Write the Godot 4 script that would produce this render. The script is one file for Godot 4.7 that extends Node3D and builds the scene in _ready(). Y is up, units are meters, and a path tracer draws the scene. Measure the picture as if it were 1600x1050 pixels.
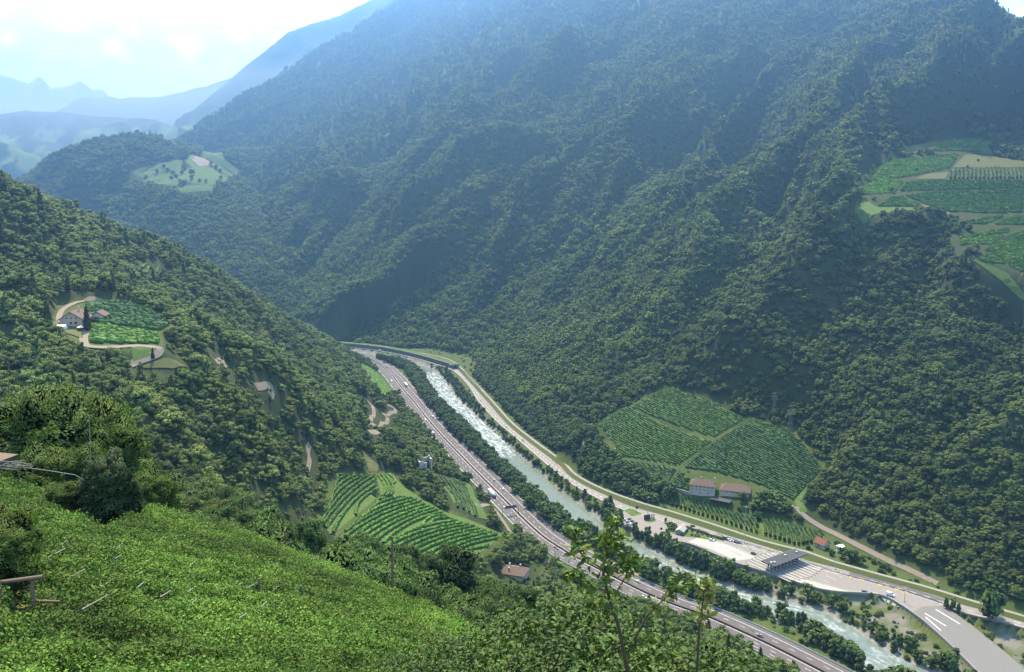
extends Node3D
# A deep alpine valley seen from a vineyard high on its left side. Units are metres, the valley floor is y = 0, the camera stands 270 m above it.

const CAM := Vector3(0, 270, 0)
const F := 1331.0
const PITCH := 0.16746
var cs := cos(PITCH)
var sn := sin(PITCH)
var rng := RandomNumberGenerator.new()

func _ready() -> void:
	rng.seed = 4711
	lens_and_light()
	make_materials()
	lay_out()
	build_fields()
	build_terrain()
	build_far_land()
	build_floor()
	build_fields_and_vines()
	build_paths()
	build_buildings()
	build_toll_plaza()
	build_traffic()
	build_forest()
	build_single_trees()
	build_foreground()

func lens_and_light() -> void:
	var cam := Camera3D.new()
	cam.name = "camera"
	cam.position = CAM
	cam.rotation.x = -PITCH
	cam.fov = 43.05
	cam.near = 0.3
	cam.far = 40000.0
	add_child(cam)
	cam.make_current()
	var env := Environment.new()
	env.background_mode = Environment.BG_SKY
	var sky := Sky.new()
	var sm := ProceduralSkyMaterial.new()
	sm.sky_top_color = Color(0.64, 0.83, 1.0)
	sm.sky_horizon_color = Color(1.0, 1.0, 1.0)
	sm.sky_curve = 0.3
	sm.ground_bottom_color = Color(0.25, 0.32, 0.28)
	sm.ground_horizon_color = Color(0.7, 0.8, 0.88)
	sm.sun_angle_max = 40.0
	sm.sun_curve = 0.12
	sm.sky_cover = cloud_cover()
	sm.sky_cover_modulate = Color(1, 1, 1)
	sm.energy_multiplier = 0.74
	sky.sky_material = sm
	env.sky = sky
	env.background_energy_multiplier = 1.0
	env.tonemap_mode = Environment.TONE_MAPPER_LINEAR
	env.tonemap_exposure = 4.6
	env.sdfgi_enabled = true
	env.ssao_enabled = true
	env.ssil_enabled = true
	env.volumetric_fog_enabled = true
	env.volumetric_fog_density = 0.00021
	env.volumetric_fog_albedo = Color(0.52, 0.74, 1.0)
	env.volumetric_fog_anisotropy = 0.8
	env.volumetric_fog_length = 9000.0
	var we := WorldEnvironment.new()
	we.name = "world_environment"
	we.environment = env
	add_child(we)
	# the bright mist that lies over the wide valley far beyond the shoulder with meadows
	var mist := FogVolume.new()
	mist.name = "valley_mist"
	mist.size = Vector3(9000, 1000, 3700)
	mist.position = Vector3(-4500, 420, -6150)
	var fm := FogMaterial.new()
	fm.albedo = Color(0.93, 0.97, 1.0)
	fm.density = 0.00038
	mist.material = fm
	add_child(mist)
	tag(mist, "", "", "", "stuff")
	var sun := DirectionalLight3D.new()
	sun.name = "sun"
	sun.light_energy = 1.6
	sun.light_color = Color(1.0, 0.91, 0.76)
	sun.light_angular_distance = 0.5
	sun.shadow_enabled = true
	sun.look_at_from_position(Vector3(-0.1, 0.83, -0.545) * 100.0, Vector3.ZERO)
	add_child(sun)

func cloud_cover() -> ImageTexture:
	# cumulus low over the far range: soft lumps with flat bases, at azimuth and height
	var w := 1024
	var h := 512
	var im := Image.create(w, h, false, Image.FORMAT_RGBAF)
	var fn := FastNoiseLite.new()
	fn.seed = 5
	fn.frequency = 0.05
	fn.fractal_octaves = 4
	for y in range(120, 256):
		for x in w:
			var el := (0.5 - (y + 0.5) / h) * 180.0
			var n := fn.get_noise_2d(x * 2.4, y * 5.0)
			var band := exp(-pow((el - 8.8) / 1.5, 2.0)) * 1.2
			var a := clampf((n * 1.9 - 0.25) * 4.0, 0.0, 1.0) * band
			if a > 0.004:
				im.set_pixel(x, y, Color(1, 1, 1, clampf(a * 0.4, 0.0, 1.0)))
	return ImageTexture.create_from_image(im)

# ---------------------------------------------------------------- places
func ray(px: float, py: float) -> Vector3:
	var x := (px - 800.0) / F
	var y := (525.0 - py) / F
	return Vector3(x, y * cs - sn, -(cs + y * sn))

func at(px: float, py: float, d: float) -> Vector3:      # the point d metres ahead
	var r := ray(px, py)
	return CAM + r * (d / -r.z)

func seen_at(p: Vector3) -> Vector2:      # where a point shows in the photograph
	var q := p - CAM
	var f := -q.z * cs - q.y * sn
	return Vector2(800.0 + F * q.x / f, 525.0 - F * (q.y * cs - q.z * sn) / f)

func fl(px: float, py: float, h := 0.0) -> Vector2:      # the point of the level valley floor
	var r := ray(px, py)
	var p := CAM + r * ((h - CAM.y) / r.y)
	return Vector2(p.x, p.z)

func fls(a: Array, h := 0.0) -> PackedVector2Array:
	var o := PackedVector2Array()
	for p in a:
		o.append(fl(p[0], p[1], h))
	return o

# ---------------------------------------------------------------- naming
var used := {}
func numbered(called: String) -> String:
	var n: int = used.get(called, 0)
	used[called] = n + 1
	return called if n == 0 else "%s_%03d" % [called, n]

func tag(o: Node3D, label := "", category := "", group := "", kind := "") -> Node3D:
	if label: o.set_meta("label", label)
	if category: o.set_meta("category", category)
	if group: o.set_meta("group", group)
	if kind: o.set_meta("kind", kind)
	return o

func thing(called: String, label: String, category: String, where := Vector3.ZERO, turn := 0.0, group := "") -> Node3D:
	var o := Node3D.new()
	o.name = numbered(called)
	add_child(o)
	o.position = where
	o.rotation.y = turn
	tag(o, label, category, group)
	return o

func piece(called: String, mesh: Mesh, mat: Material, parent: Node3D = self) -> MeshInstance3D:
	var o := MeshInstance3D.new()
	o.name = numbered(called) if parent == self else StringName(called)
	o.mesh = mesh
	if mat: o.material_override = mat
	parent.add_child(o, true)
	return o

func copy_of(src: Node3D, where: Vector3, turn := 0.0, label := "", group := "", size := 1.0) -> Node3D:
	var o: Node3D = src.duplicate()
	var base := String(src.name)
	var cut := base.find("_0")
	if cut > 0: base = base.substr(0, cut)
	o.name = numbered(base)
	add_child(o)
	o.position = where
	o.rotation.y = turn
	o.scale = Vector3.ONE * size
	if label: o.set_meta("label", label)
	if group: o.set_meta("group", group)
	return o

# ---------------------------------------------------------------- mesh helpers
class Shape:
	var v := PackedVector3Array()
	var n := PackedVector3Array()
	var c := PackedColorArray()
	var col := Color(1, 1, 1)
	func tri(a: Vector3, b: Vector3, d: Vector3) -> void:      # clockwise seen from outside
		var m := (d - a).cross(b - a).normalized()
		v.append(a); v.append(b); v.append(d)
		n.append(m); n.append(m); n.append(m)
		c.append(col); c.append(col); c.append(col)
	func quad(a: Vector3, b: Vector3, d: Vector3, e: Vector3) -> void:
		tri(a, b, d)
		tri(a, d, e)
	func trin(a: Vector3, b: Vector3, d: Vector3, na: Vector3, nb: Vector3, nd: Vector3) -> void:
		v.append(a); v.append(b); v.append(d)
		n.append(na); n.append(nb); n.append(nd)
		c.append(col); c.append(col); c.append(col)
	func box(lo: Vector3, hi: Vector3, bev := 0.0) -> void:
		hull([Vector2(lo.x + bev, lo.z), Vector2(hi.x - bev, lo.z), Vector2(hi.x, lo.z + bev), Vector2(hi.x, hi.z - bev), Vector2(hi.x - bev, hi.z), Vector2(lo.x + bev, hi.z), Vector2(lo.x, hi.z - bev), Vector2(lo.x, lo.z + bev)] if bev > 0.0 else [Vector2(lo.x, lo.z), Vector2(hi.x, lo.z), Vector2(hi.x, hi.z), Vector2(lo.x, hi.z)], lo.y, hi.y)
	func hull(pts: Array, y0: float, y1: float) -> void:       # an upright prism over an outline that runs x+ then z+
		var k := pts.size()
		for i in k:
			var p: Vector2 = pts[i]
			var q: Vector2 = pts[(i + 1) % k]
			quad(Vector3(p.x, y0, p.y), Vector3(q.x, y0, q.y), Vector3(q.x, y1, q.y), Vector3(p.x, y1, p.y))
		var a: Vector2 = pts[0]
		for i in range(1, k - 1):
			var p: Vector2 = pts[i]
			var q: Vector2 = pts[i + 1]
			tri(Vector3(a.x, y1, a.y), Vector3(p.x, y1, p.y), Vector3(q.x, y1, q.y))
			tri(Vector3(a.x, y0, a.y), Vector3(q.x, y0, q.y), Vector3(p.x, y0, p.y))
	func tube(a: Vector3, b: Vector3, ra: float, rb: float, sides := 6) -> void:
		var ax := (b - a).normalized()
		var u := ax.cross(Vector3.RIGHT if absf(ax.x) < 0.8 else Vector3.UP).normalized()
		var w := ax.cross(u)
		for i in sides:
			var t0 := TAU * i / sides
			var t1 := TAU * (i + 1) / sides
			var d0 := u * cos(t0) + w * sin(t0)
			var d1 := u * cos(t1) + w * sin(t1)
			trin(a + d0 * ra, b + d1 * rb, a + d1 * ra, d0, d1, d1)
			trin(a + d0 * ra, b + d0 * rb, b + d1 * rb, d0, d0, d1)
			tri(b, b + d1 * rb, b + d0 * rb)
			tri(a, a + d0 * ra, a + d1 * ra)
	func pipe(pts: Array, r0: float, r1: float, sides := 6) -> void:
		for i in pts.size() - 1:
			tube(pts[i], pts[i + 1], lerpf(r0, r1, float(i) / (pts.size() - 1)), lerpf(r0, r1, float(i + 1) / (pts.size() - 1)), sides)
	func add(o: Shape, t: Transform3D) -> void:
		for i in o.v.size():
			v.append(t * o.v[i])
			n.append((t.basis * o.n[i]).normalized())
			c.append(o.c[i] * col)
	func mesh() -> ArrayMesh:
		var a := []
		a.resize(Mesh.ARRAY_MAX)
		a[Mesh.ARRAY_VERTEX] = v
		a[Mesh.ARRAY_NORMAL] = n
		a[Mesh.ARRAY_COLOR] = c
		var m := ArrayMesh.new()
		m.add_surface_from_arrays(Mesh.PRIMITIVE_TRIANGLES, a)
		return m

func rnd(a: float, b: float) -> float:
	return rng.randf_range(a, b)

func rdir() -> Vector3:
	var z := rnd(-1, 1)
	var t := rnd(0, TAU)
	var r := sqrt(1.0 - z * z)
	return Vector3(r * cos(t), z, r * sin(t))

# ---------------------------------------------------------------- materials
var M := {}
func mat(called: String, c: Color, rough := 0.9, spec := 0.3) -> StandardMaterial3D:   # c holds linear, real-world values
	var m := StandardMaterial3D.new()
	m.resource_name = called
	m.albedo_color = (c * 0.76).linear_to_srgb()
	m.roughness = rough
	m.metallic_specular = spec
	M[called] = m
	return m

func noise_tex(lo: Color, hi: Color, freq: float, seed_: int, octaves := 4, mid = null) -> NoiseTexture2D:
	var t := NoiseTexture2D.new()
	var f := FastNoiseLite.new()
	f.seed = seed_
	f.frequency = freq
	f.fractal_octaves = octaves
	t.noise = f
	t.width = 512
	t.height = 512
	t.seamless = true
	var g := Gradient.new()
	g.set_color(0, lo.linear_to_srgb())
	g.set_color(1, hi.linear_to_srgb())
	if mid != null:
		g.add_point(0.5, (mid as Color).linear_to_srgb())
	t.color_ramp = g
	return t

func ground_mat(called: String, lo: Color, hi: Color, size: float, freq := 0.02, rough := 0.95, seed_ := 1) -> StandardMaterial3D:
	var m := mat(called, Color(1, 1, 1), rough, 0.2)
	m.albedo_texture = noise_tex(lo, hi, freq, seed_)
	m.uv1_triplanar = true
	m.uv1_world_triplanar = true
	m.uv1_scale = Vector3.ONE / size
	return m

func make_materials() -> void:
	ground_mat("forest_floor", Color(0.014, 0.022, 0.008), Color(0.035, 0.05, 0.018), 60.0)
	ground_mat("meadow", Color(0.048, 0.085, 0.018), Color(0.085, 0.122, 0.032), 40.0, 0.015, 0.95, 2)
	ground_mat("bank_grass", Color(0.045, 0.062, 0.018), Color(0.085, 0.09, 0.03), 16.0, 0.03, 0.95, 22)
	ground_mat("dry_grass", Color(0.065, 0.08, 0.028), Color(0.105, 0.103, 0.043), 25.0, 0.02, 0.95, 3)
	ground_mat("vine_soil", Color(0.06, 0.085, 0.018), Color(0.1, 0.125, 0.03), 14.0, 0.02, 0.95, 4)
	ground_mat("gravel", Color(0.15, 0.14, 0.12), Color(0.26, 0.245, 0.215), 12.0, 0.05, 0.95, 5)
	ground_mat("dirt", Color(0.13, 0.105, 0.08), Color(0.22, 0.185, 0.145), 9.0, 0.03, 0.95, 6)
	ground_mat("asphalt", Color(0.075, 0.066, 0.064), Color(0.105, 0.093, 0.09), 18.0, 0.03, 0.85, 7)
	ground_mat("rust_soil", Color(0.07, 0.045, 0.035), Color(0.11, 0.08, 0.06), 6.0, 0.05, 0.95, 18)
	ground_mat("grey_road", Color(0.115, 0.11, 0.1), Color(0.15, 0.143, 0.132), 16.0, 0.03, 0.85, 24)
	mat("rust_steel", Color(0.06, 0.04, 0.035), 0.7)
	ground_mat("worn_asphalt", Color(0.155, 0.138, 0.123), Color(0.2, 0.18, 0.162), 22.0, 0.02, 0.8, 8)
	ground_mat("concrete", Color(0.22, 0.21, 0.19), Color(0.32, 0.305, 0.28), 16.0, 0.03, 0.85, 9)
	ground_mat("wall_stone", Color(0.14, 0.125, 0.11), Color(0.26, 0.24, 0.21), 6.0, 0.06, 0.95, 10)
	var earth := ground_mat("earth", Color(0.75, 0.75, 0.75), Color(1, 1, 1), 30.0)
	earth.vertex_color_use_as_albedo = true
	var wat := mat("water", Color(1, 1, 1), 0.22, 0.5)
	wat.vertex_color_use_as_albedo = true
	ground_mat("roof_tile", Color(0.09, 0.06, 0.045), Color(0.15, 0.105, 0.08), 3.0, 0.08, 0.9, 11)
	ground_mat("red_tile", Color(0.13, 0.06, 0.042), Color(0.2, 0.095, 0.065), 3.0, 0.08, 0.9, 12)
	ground_mat("render_wall", Color(0.34, 0.31, 0.25), Color(0.46, 0.42, 0.35), 5.0, 0.03, 0.9, 13)
	ground_mat("old_wall", Color(0.3, 0.27, 0.23), Color(0.45, 0.41, 0.35), 4.0, 0.05, 0.95, 14)
	ground_mat("grey_roof", Color(0.042, 0.042, 0.046), Color(0.065, 0.065, 0.07), 6.0, 0.05, 0.8, 15)
	ground_mat("timber", Color(0.09, 0.065, 0.045), Color(0.16, 0.12, 0.085), 1.2, 0.08, 0.9, 16)
	ground_mat("weathered_wood", Color(0.14, 0.125, 0.105), Color(0.26, 0.24, 0.21), 1.0, 0.08, 0.9, 17)
	mat("window_dark", Color(0.03, 0.035, 0.04), 0.15, 0.6)
	mat("steel", Color(0.35, 0.36, 0.37), 0.45, 0.6)
	mat("pylon_steel", Color(0.12, 0.125, 0.12), 0.6, 0.4)
	mat("dark_steel", Color(0.05, 0.055, 0.06), 0.5, 0.5)
	mat("white_sheet", Color(0.78, 0.78, 0.76), 0.6)
	mat("red_cloth", Color(0.6, 0.12, 0.08), 0.8)
	mat("rubber", Color(0.015, 0.015, 0.016), 0.8)
	mat("lamp_glass", Color(0.3, 0.3, 0.3), 0.2, 0.6)
	mat("tail_red", Color(0.4, 0.02, 0.02), 0.3, 0.6)
	for k in [["car_white", Color(0.75, 0.75, 0.74)], ["car_silver", Color(0.42, 0.43, 0.45)], ["car_black", Color(0.02, 0.02, 0.024)], ["car_blue", Color(0.03, 0.06, 0.16)], ["car_red", Color(0.32, 0.03, 0.03)], ["car_grey", Color(0.12, 0.125, 0.13)]]:
		var cm := mat(k[0], k[1], 0.35, 0.5)
		cm.clearcoat_enabled = true
		cm.clearcoat = 0.6
	mat("paint", Color(0.62, 0.62, 0.6), 0.7)
	mat("yellow_paint", Color(0.75, 0.5, 0.06), 0.7)
	var vine := mat("vine", Color(1, 1, 1), 0.7, 0.2)
	vine.vertex_color_use_as_albedo = true
	vine.backlight_enabled = true
	vine.backlight = Color(0.36, 0.58, 0.13)
	var sl := mat("shrub_leaf", Color(1, 1, 1), 0.6, 0.25)
	sl.vertex_color_use_as_albedo = true
	sl.backlight_enabled = true
	sl.backlight = Color(0.5, 0.58, 0.1)
	var leaf := mat("foliage", Color(1, 1, 1), 0.75, 0.25)
	leaf.vertex_color_use_as_albedo = true
	leaf.backlight_enabled = true
	leaf.backlight = Color(0.72, 0.78, 0.3)
	mat("bark", Color(0.05, 0.04, 0.03), 0.95)

func terrain_mesh_mat() -> Material:
	return M["forest_floor"]
# ---------------------------------------------------------------- the plan of the valley: lines of the floor, from points seen in the photograph
var mw: PackedVector2Array      # motorway, middle
var riv: PackedVector2Array     # river, middle
var ssr: PackedVector2Array     # pale main road, middle
var rail: PackedVector2Array    # old railway path on its bank
var foot: PackedVector2Array    # foot of the mountain

func smooth_line(p: PackedVector2Array, step := 12.0) -> PackedVector2Array:
	var c := Curve2D.new()
	c.bake_interval = step
	for i in p.size():
		var a: Vector2 = p[maxi(i - 1, 0)]
		var b: Vector2 = p[mini(i + 1, p.size() - 1)]
		var t := (b - a) / 6.0
		var lim := 1e9
		if i > 0: lim = minf(lim, p[i].distance_to(p[i - 1]) * 0.34)
		if i < p.size() - 1: lim = minf(lim, p[i].distance_to(p[i + 1]) * 0.34)
		t = t.limit_length(lim)
		c.add_point(p[i], -t, t)
	return c.get_baked_points()

func lay_out() -> void:
	var m := PackedVector2Array([Vector2(-640, -1560), Vector2(-470, -1500), Vector2(-345, -1440)])
	m.append_array(fls([[560, 556], [592, 569], [613, 587], [629, 607], [645, 625], [667, 653], [693, 683], [720, 711], [738, 730], [770, 762], [797, 789], [823, 815], [850, 839], [877, 857], [897, 869], [965, 904], [1007, 925], [1052, 944], [1113, 966]]))
	m.append_array(PackedVector2Array([Vector2(160, -472), Vector2(215, -395), Vector2(300, -280)]))
	mw = smooth_line(m)
	var r := PackedVector2Array([Vector2(-600, -1500), Vector2(-430, -1440), Vector2(-330, -1425)])
	r.append_array(fls([[545, 549], [600, 560], [637, 567], [664, 578], [682, 597], [697, 620], [719, 643], [742, 665], [766, 688], [790, 712], [818, 737], [846, 763], [868, 780], [895, 800], [925, 822], [985, 856], [1045, 889], [1110, 917], [1190, 942], [1280, 968]], -4.0))
	r.append_array(PackedVector2Array([Vector2(222, -462), Vector2(275, -400), Vector2(350, -290)]))
	riv = smooth_line(r)
	var s := PackedVector2Array([Vector2(-640, -1640), Vector2(-430, -1545), Vector2(-330, -1498)])
	s.append_array(fls([[560, 543], [600, 548], [640, 556], [680, 567], [712, 578], [736, 600], [755, 628], [783, 658], [813, 683], [853, 717], [894, 750], [936, 774], [977, 793], [1045, 812], [1128, 839], [1190, 857], [1255, 879], [1310, 893], [1375, 910], [1440, 929], [1505, 951], [1600, 975]]))
	s.append_array(PackedVector2Array([Vector2(372, -450), Vector2(440, -370)]))
	ssr = smooth_line(s)
	var l := PackedVector2Array([Vector2(-640, -1665), Vector2(-430, -1570), Vector2(-335, -1518)])
	l.append_array(fls([[560, 536], [640, 548], [690, 558], [712, 567], [733, 588], [768, 625], [800, 660], [840, 692], [880, 721], [901, 742], [943, 764], [998, 784], [1040, 796], [1109, 817], [1191, 844], [1262, 862], [1300, 876], [1375, 897], [1450, 917], [1525, 940], [1600, 962]], 2.0))
	l.append_array(PackedVector2Array([Vector2(392, -452), Vector2(455, -380)]))
	rail = smooth_line(l)
	foot = PackedVector2Array([Vector2(660, -50), Vector2(500, -300), Vector2(350, -472), Vector2(302, -545), Vector2(270, -592), Vector2(240, -648), Vector2(160, -722), Vector2(96, -778), Vector2(46, -890), Vector2(-2, -1050), Vector2(-72, -1390), Vector2(-179, -1490), Vector2(-315, -1560), Vector2(-520, -1670), Vector2(-760, -1850), Vector2(-1000, -2150), Vector2(-1300, -2600)])

func line_sd(p: Vector2, l: PackedVector2Array) -> float:      # signed distance; positive on the left of the line's direction
	var best := 1e18
	var sg := 1.0
	var a := l[0]
	for i in range(1, l.size()):
		var b := l[i]
		var ab := b - a
		var ap := p - a
		var t := clampf(ap.dot(ab) / ab.length_squared(), 0.0, 1.0)
		var q := ap - ab * t
		var d := q.length_squared()
		if d < best:
			best = d
			sg = signf(ab.cross(ap))
		a = b
	return sqrt(best) * sg

# ---------------------------------------------------------------- smooth fields on a coarse grid (bearing x log distance), read back by interpolation
const B0 := -0.92
const BS := 0.02
const BN := 96
const D0 := 2.0
const DR := 0.028
const DN := 276
var fHL := PackedFloat32Array()
var fS := PackedFloat32Array()
var fRiv := PackedFloat32Array()
var fMw := PackedFloat32Array()
var fSs := PackedFloat32Array()
var fRail := PackedFloat32Array()

# left side of the valley: heights through points seen in the photograph (x, y, metres ahead) and points laid behind them
var left_points := [
	[-160, 215, 560], [0, 284, 620], [100, 340, 690], [200, 380, 770], [300, 412, 860], [350, 432, 930], [420, 480, 1080], [500, 526, 1270], [545, 548, 1400],
	[-300, 230, 800], [-100, 280, 850], [100, 375, 900], [200, 415, 1000], [300, 450, 1150], [400, 500, 1350], [500, 548, 1500],
	[0, 400, 560], [0, 500, 430], [0, 600, 365], [0, 690, 300], [-200, 480, 400], [-250, 640, 260], [-300, 330, 560],
	[100, 430, 580], [150, 600, 390], [150, 700, 310], [200, 440, 660], [300, 470, 760], [300, 600, 460], [300, 700, 365], [300, 830, 285],
	[400, 520, 860], [450, 600, 590], [450, 700, 475], [450, 855, 390], [500, 565, 1020], [550, 640, 790], [550, 590, 1040], [600, 680, 740], [600, 620, 950],
	[110, 505, 465], [75, 480, 480], [170, 472, 510], [265, 510, 520], [140, 540, 450], [230, 570, 440],
	[540, 745, 590], [610, 742, 640], [780, 850, 585], [690, 800, 590], [600, 860, 500], [700, 890, 520], [490, 800, 500], [520, 855, 470], [650, 720, 690], [740, 790, 640],
	[700, 930, 470], [850, 940, 505], [800, 893, 555], [950, 960, 470], [1050, 1000, 450], [800, 1000, 400], [600, 935, 410], [400, 885, 380], [1000, 1030, 400],
	[0, 740, 62], [0, 970, 29], [300, 806, 72], [300, 970, 38], [640, 940, 58], [640, 985, 46], [-200, 800, 50], [180, 860, 45], [450, 885, 60]]
var left_plan := [[0, 268, 2], [0, 268, -2], [-20, 268, 5], [20, 262, 0], [-30, 257, -20], [-12, 255.5, -19], [-3, 256.5, -19], [-9, 260, -9], [0.8, 263.4, -11], [-1.2, 262.2, -14], [2.5, 263.2, -11], [3.5, 264.3, -9], [3, 257, -20], [9, 256, -18], [10, 246, -32], [40, 238, -20],
	[-10, 200, -120], [-70, 215, -130], [-45, 185, -190], [-100, 190, -210], [20, 170, -160], [40, 200, -100], [80, 150, -160], [-130, 205, -170], [130, 180, -60], [60, 110, -260], [150, 110, -200], [-180, 230, -150], [-350, 330, -150], [-200, 300, 0]]
var rb_p := PackedVector2Array()
var rb_w := PackedFloat64Array()
var rb_mean := 0.0

func solve_left() -> void:
	var pts := []
	for q in left_points: pts.append(at(q[0], q[1], q[2]))
	for q in left_plan: pts.append(Vector3(q[0], q[1], q[2]))
	var edge := line_offset(mw, 14.0)
	for i in range(0, edge.size(), 6):
		pts.append(Vector3(edge[i].x, 0.0, edge[i].y))
	var edge2 := line_offset(mw, -40.0)
	for i in range(0, edge2.size(), 9):
		pts.append(Vector3(edge2[i].x, -14.0, edge2[i].y))
	var k := pts.size()
	for p in pts:
		rb_p.append(Vector2(p.x, p.z))
	rb_mean = 120.0
	var a := []
	for i in k:
		var row := PackedFloat64Array()
		row.resize(k + 1)
		for j in k: row[j] = sqrt(rb_p[i].distance_squared_to(rb_p[j]) + 500.0)
		row[i] += -0.4
		row[k] = pts[i].y - rb_mean
		a.append(row)
	for i in k:
		var best := i
		for j in range(i + 1, k):
			if absf(a[j][i]) > absf(a[best][i]): best = j
		var tmp = a[i]
		a[i] = a[best]
		a[best] = tmp
		var ri: PackedFloat64Array = a[i]
		for j in range(i + 1, k):
			var rj: PackedFloat64Array = a[j]
			var f := rj[i] / ri[i]
			if f == 0.0: continue
			for c in range(i, k + 1): rj[c] -= f * ri[c]
			a[j] = rj
	rb_w.resize(k)
	for i in range(k - 1, -1, -1):
		var s: float = a[i][k]
		for j in range(i + 1, k): s -= a[i][j] * rb_w[j]
		rb_w[i] = s / a[i][i]

func left_height(p: Vector2) -> float:
	var s := rb_mean
	for i in rb_p.size():
		s += rb_w[i] * sqrt(p.distance_squared_to(rb_p[i]) + 500.0)
	return s

func line_offset(l: PackedVector2Array, off: float) -> PackedVector2Array:   # positive: to the right of the line's direction seen from above
	var o := PackedVector2Array()
	for i in l.size():
		var t := (l[mini(i + 1, l.size() - 1)] - l[maxi(i - 1, 0)]).normalized()
		o.append(l[i] + Vector2(-t.y, t.x) * off)
	return o

func thin(l: PackedVector2Array, every: int) -> PackedVector2Array:
	var o := PackedVector2Array()
	for i in range(0, l.size(), every): o.append(l[i])
	o.append(l[-1])
	return o

var nz := FastNoiseLite.new()      # spurs and gullies
var nf := FastNoiseLite.new()      # small relief
var ncl := FastNoiseLite.new()     # stands of trees

func build_fields() -> void:
	nz.seed = 21
	nz.frequency = 1.0
	nz.fractal_octaves = 3
	nz.fractal_gain = 0.38
	nf.seed = 8
	nf.frequency = 0.012
	nf.fractal_octaves = 3
	ncl.seed = 3
	ncl.frequency = 0.011
	ncl.fractal_octaves = 3
	solve_left()
	var l1 := thin(mw, 3)
	var l2 := thin(riv, 2)
	var l3 := thin(ssr, 2)
	var l4 := thin(rail, 3)
	for a in [fHL, fS, fRiv, fMw, fSs, fRail]: pass
	fHL.resize(BN * DN)
	fS.resize(BN * DN)
	fRiv.resize(BN * DN)
	fMw.resize(BN * DN)
	fSs.resize(BN * DN)
	fRail.resize(BN * DN)
	for j in DN:
		var d := D0 * exp(DR * j)
		for i in BN:
			var p := Vector2((B0 + BS * i) * d, -d)
			var k := j * BN + i
			fHL[k] = left_height(p) if d < 1700.0 else -200.0
			fS[k] = line_sd(p, foot)
			if d > 300.0 and d < 1900.0:
				fRiv[k] = line_sd(p, l2)
				fMw[k] = line_sd(p, l1)
				fSs[k] = line_sd(p, l3)
				fRail[k] = line_sd(p, l4)
			else:
				fRiv[k] = 999.0
				fMw[k] = 999.0
				fSs[k] = 999.0
				fRail[k] = 999.0

func field(f: PackedFloat32Array, x: float, z: float) -> float:
	var d := maxf(-z, D0 + 0.01)
	var u := clampf((x / d - B0) / BS, 0.0, BN - 1.001)
	var w := clampf(log(d / D0) / DR, 0.0, DN - 1.001)
	var i := int(u)
	var j := int(w)
	u -= i
	w -= j
	var k := j * BN + i
	return lerpf(lerpf(f[k], f[k + 1], u), lerpf(f[k + BN], f[k + BN + 1], u), w)

# level places cut into the slopes: outline, plane through three points, steepness of the cut's sides
var shelves := []
func shelf(outline: Array, a: Array, b: Array, c: Array, rise: float, fill := 0.0) -> void:
	var A := at(a[0], a[1], a[2])
	var B := at(b[0], b[1], b[2])
	var C := at(c[0], c[1], c[2])
	var n := (B - A).cross(C - A)
	if n.y < 0.0: n = -n
	var pl := Plane(n.normalized(), A)
	var poly := PackedVector2Array()
	var box := Rect2()
	for q in outline:
		var r := ray(q[0], q[1])
		var h: Variant = pl.intersects_ray(CAM, r)
		if h == null: continue
		var hit: Vector3 = h
		poly.append(Vector2(hit.x, hit.z))
		box = Rect2(poly[0], Vector2.ZERO) if poly.size() == 1 else box.expand(poly[-1])
	shelves.append({"poly": poly, "plane": pl, "rise": rise, "fill": fill, "box": box.grow(70.0)})

func outside(p: Vector2, poly: PackedVector2Array) -> float:
	if Geometry2D.is_point_in_polygon(p, poly): return 0.0
	var best := 1e18
	for i in poly.size():
		best = minf(best, p.distance_squared_to(Geometry2D.get_closest_point_to_segment(p, poly[i], poly[(i + 1) % poly.size()])))
	return sqrt(best)

var spurs := []
func spur(a: Array, b: Array, rise: float, wl: float, wr: float) -> void:
	var A := at(a[0], a[1], a[2])
	var B := at(b[0], b[1], b[2])
	spurs.append([Vector2(A.x, A.z), Vector2(B.x, B.z), rise, wl, wr])

# crests: lines of points along the top of a hill, with the steepness of its two sides
var crests := []
func crest(a: Array, near: float, beyond: float, rough: float, soft := 30.0) -> Array:
	var l := PackedVector3Array()
	for q in a: l.append(at(q[0], q[1], q[2]))
	return [l, near, beyond, rough, soft]

func crest_height(p: Vector2, list: Array) -> float:
	var h := -400.0
	for c in list:
		var l: PackedVector3Array = c[0]
		var best := 1e9
		var top := 0.0
		var side := 0.0
		var past := 0.0
		for i in l.size() - 1:
			var a := Vector2(l[i].x, l[i].z)
			var ab := Vector2(l[i + 1].x, l[i + 1].z) - a
			var tr := (p - a).dot(ab) / ab.length_squared()
			var t := clampf(tr, 0.0, 1.0)
			var w := p - a - ab * t
			if w.length() < best:
				best = w.length()
				past = maxf(maxf(-tr, tr - 1.0), 0.0) * ab.length() if i == 0 and tr < 0.0 or i == l.size() - 2 and tr > 1.0 else 0.0
				top = lerpf(l[i].y, l[i + 1].y, t)
				side = signf(ab.cross(w))
		var k: float = c[1] if side > 0.0 else c[2]
		var so: float = c[4]
		var n: float = nz.get_noise_2d(p.x / 260.0, p.y / 260.0) * c[3] * clampf(best / 150.0, 0.1, 1.0)
		if so < 5.0 and side > 0.0 and best > 110.0 / k: top -= 110.0 - 0.42 * 110.0 / k
		if so < 5.0 and side > 0.0 and best > 110.0 / k: k = 0.42
		h = maxf(h, top - k * (sqrt(best * best + so * so) - so) + n - (past * 1.6 if so < 5.0 else 0.0))
	return h

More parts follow.
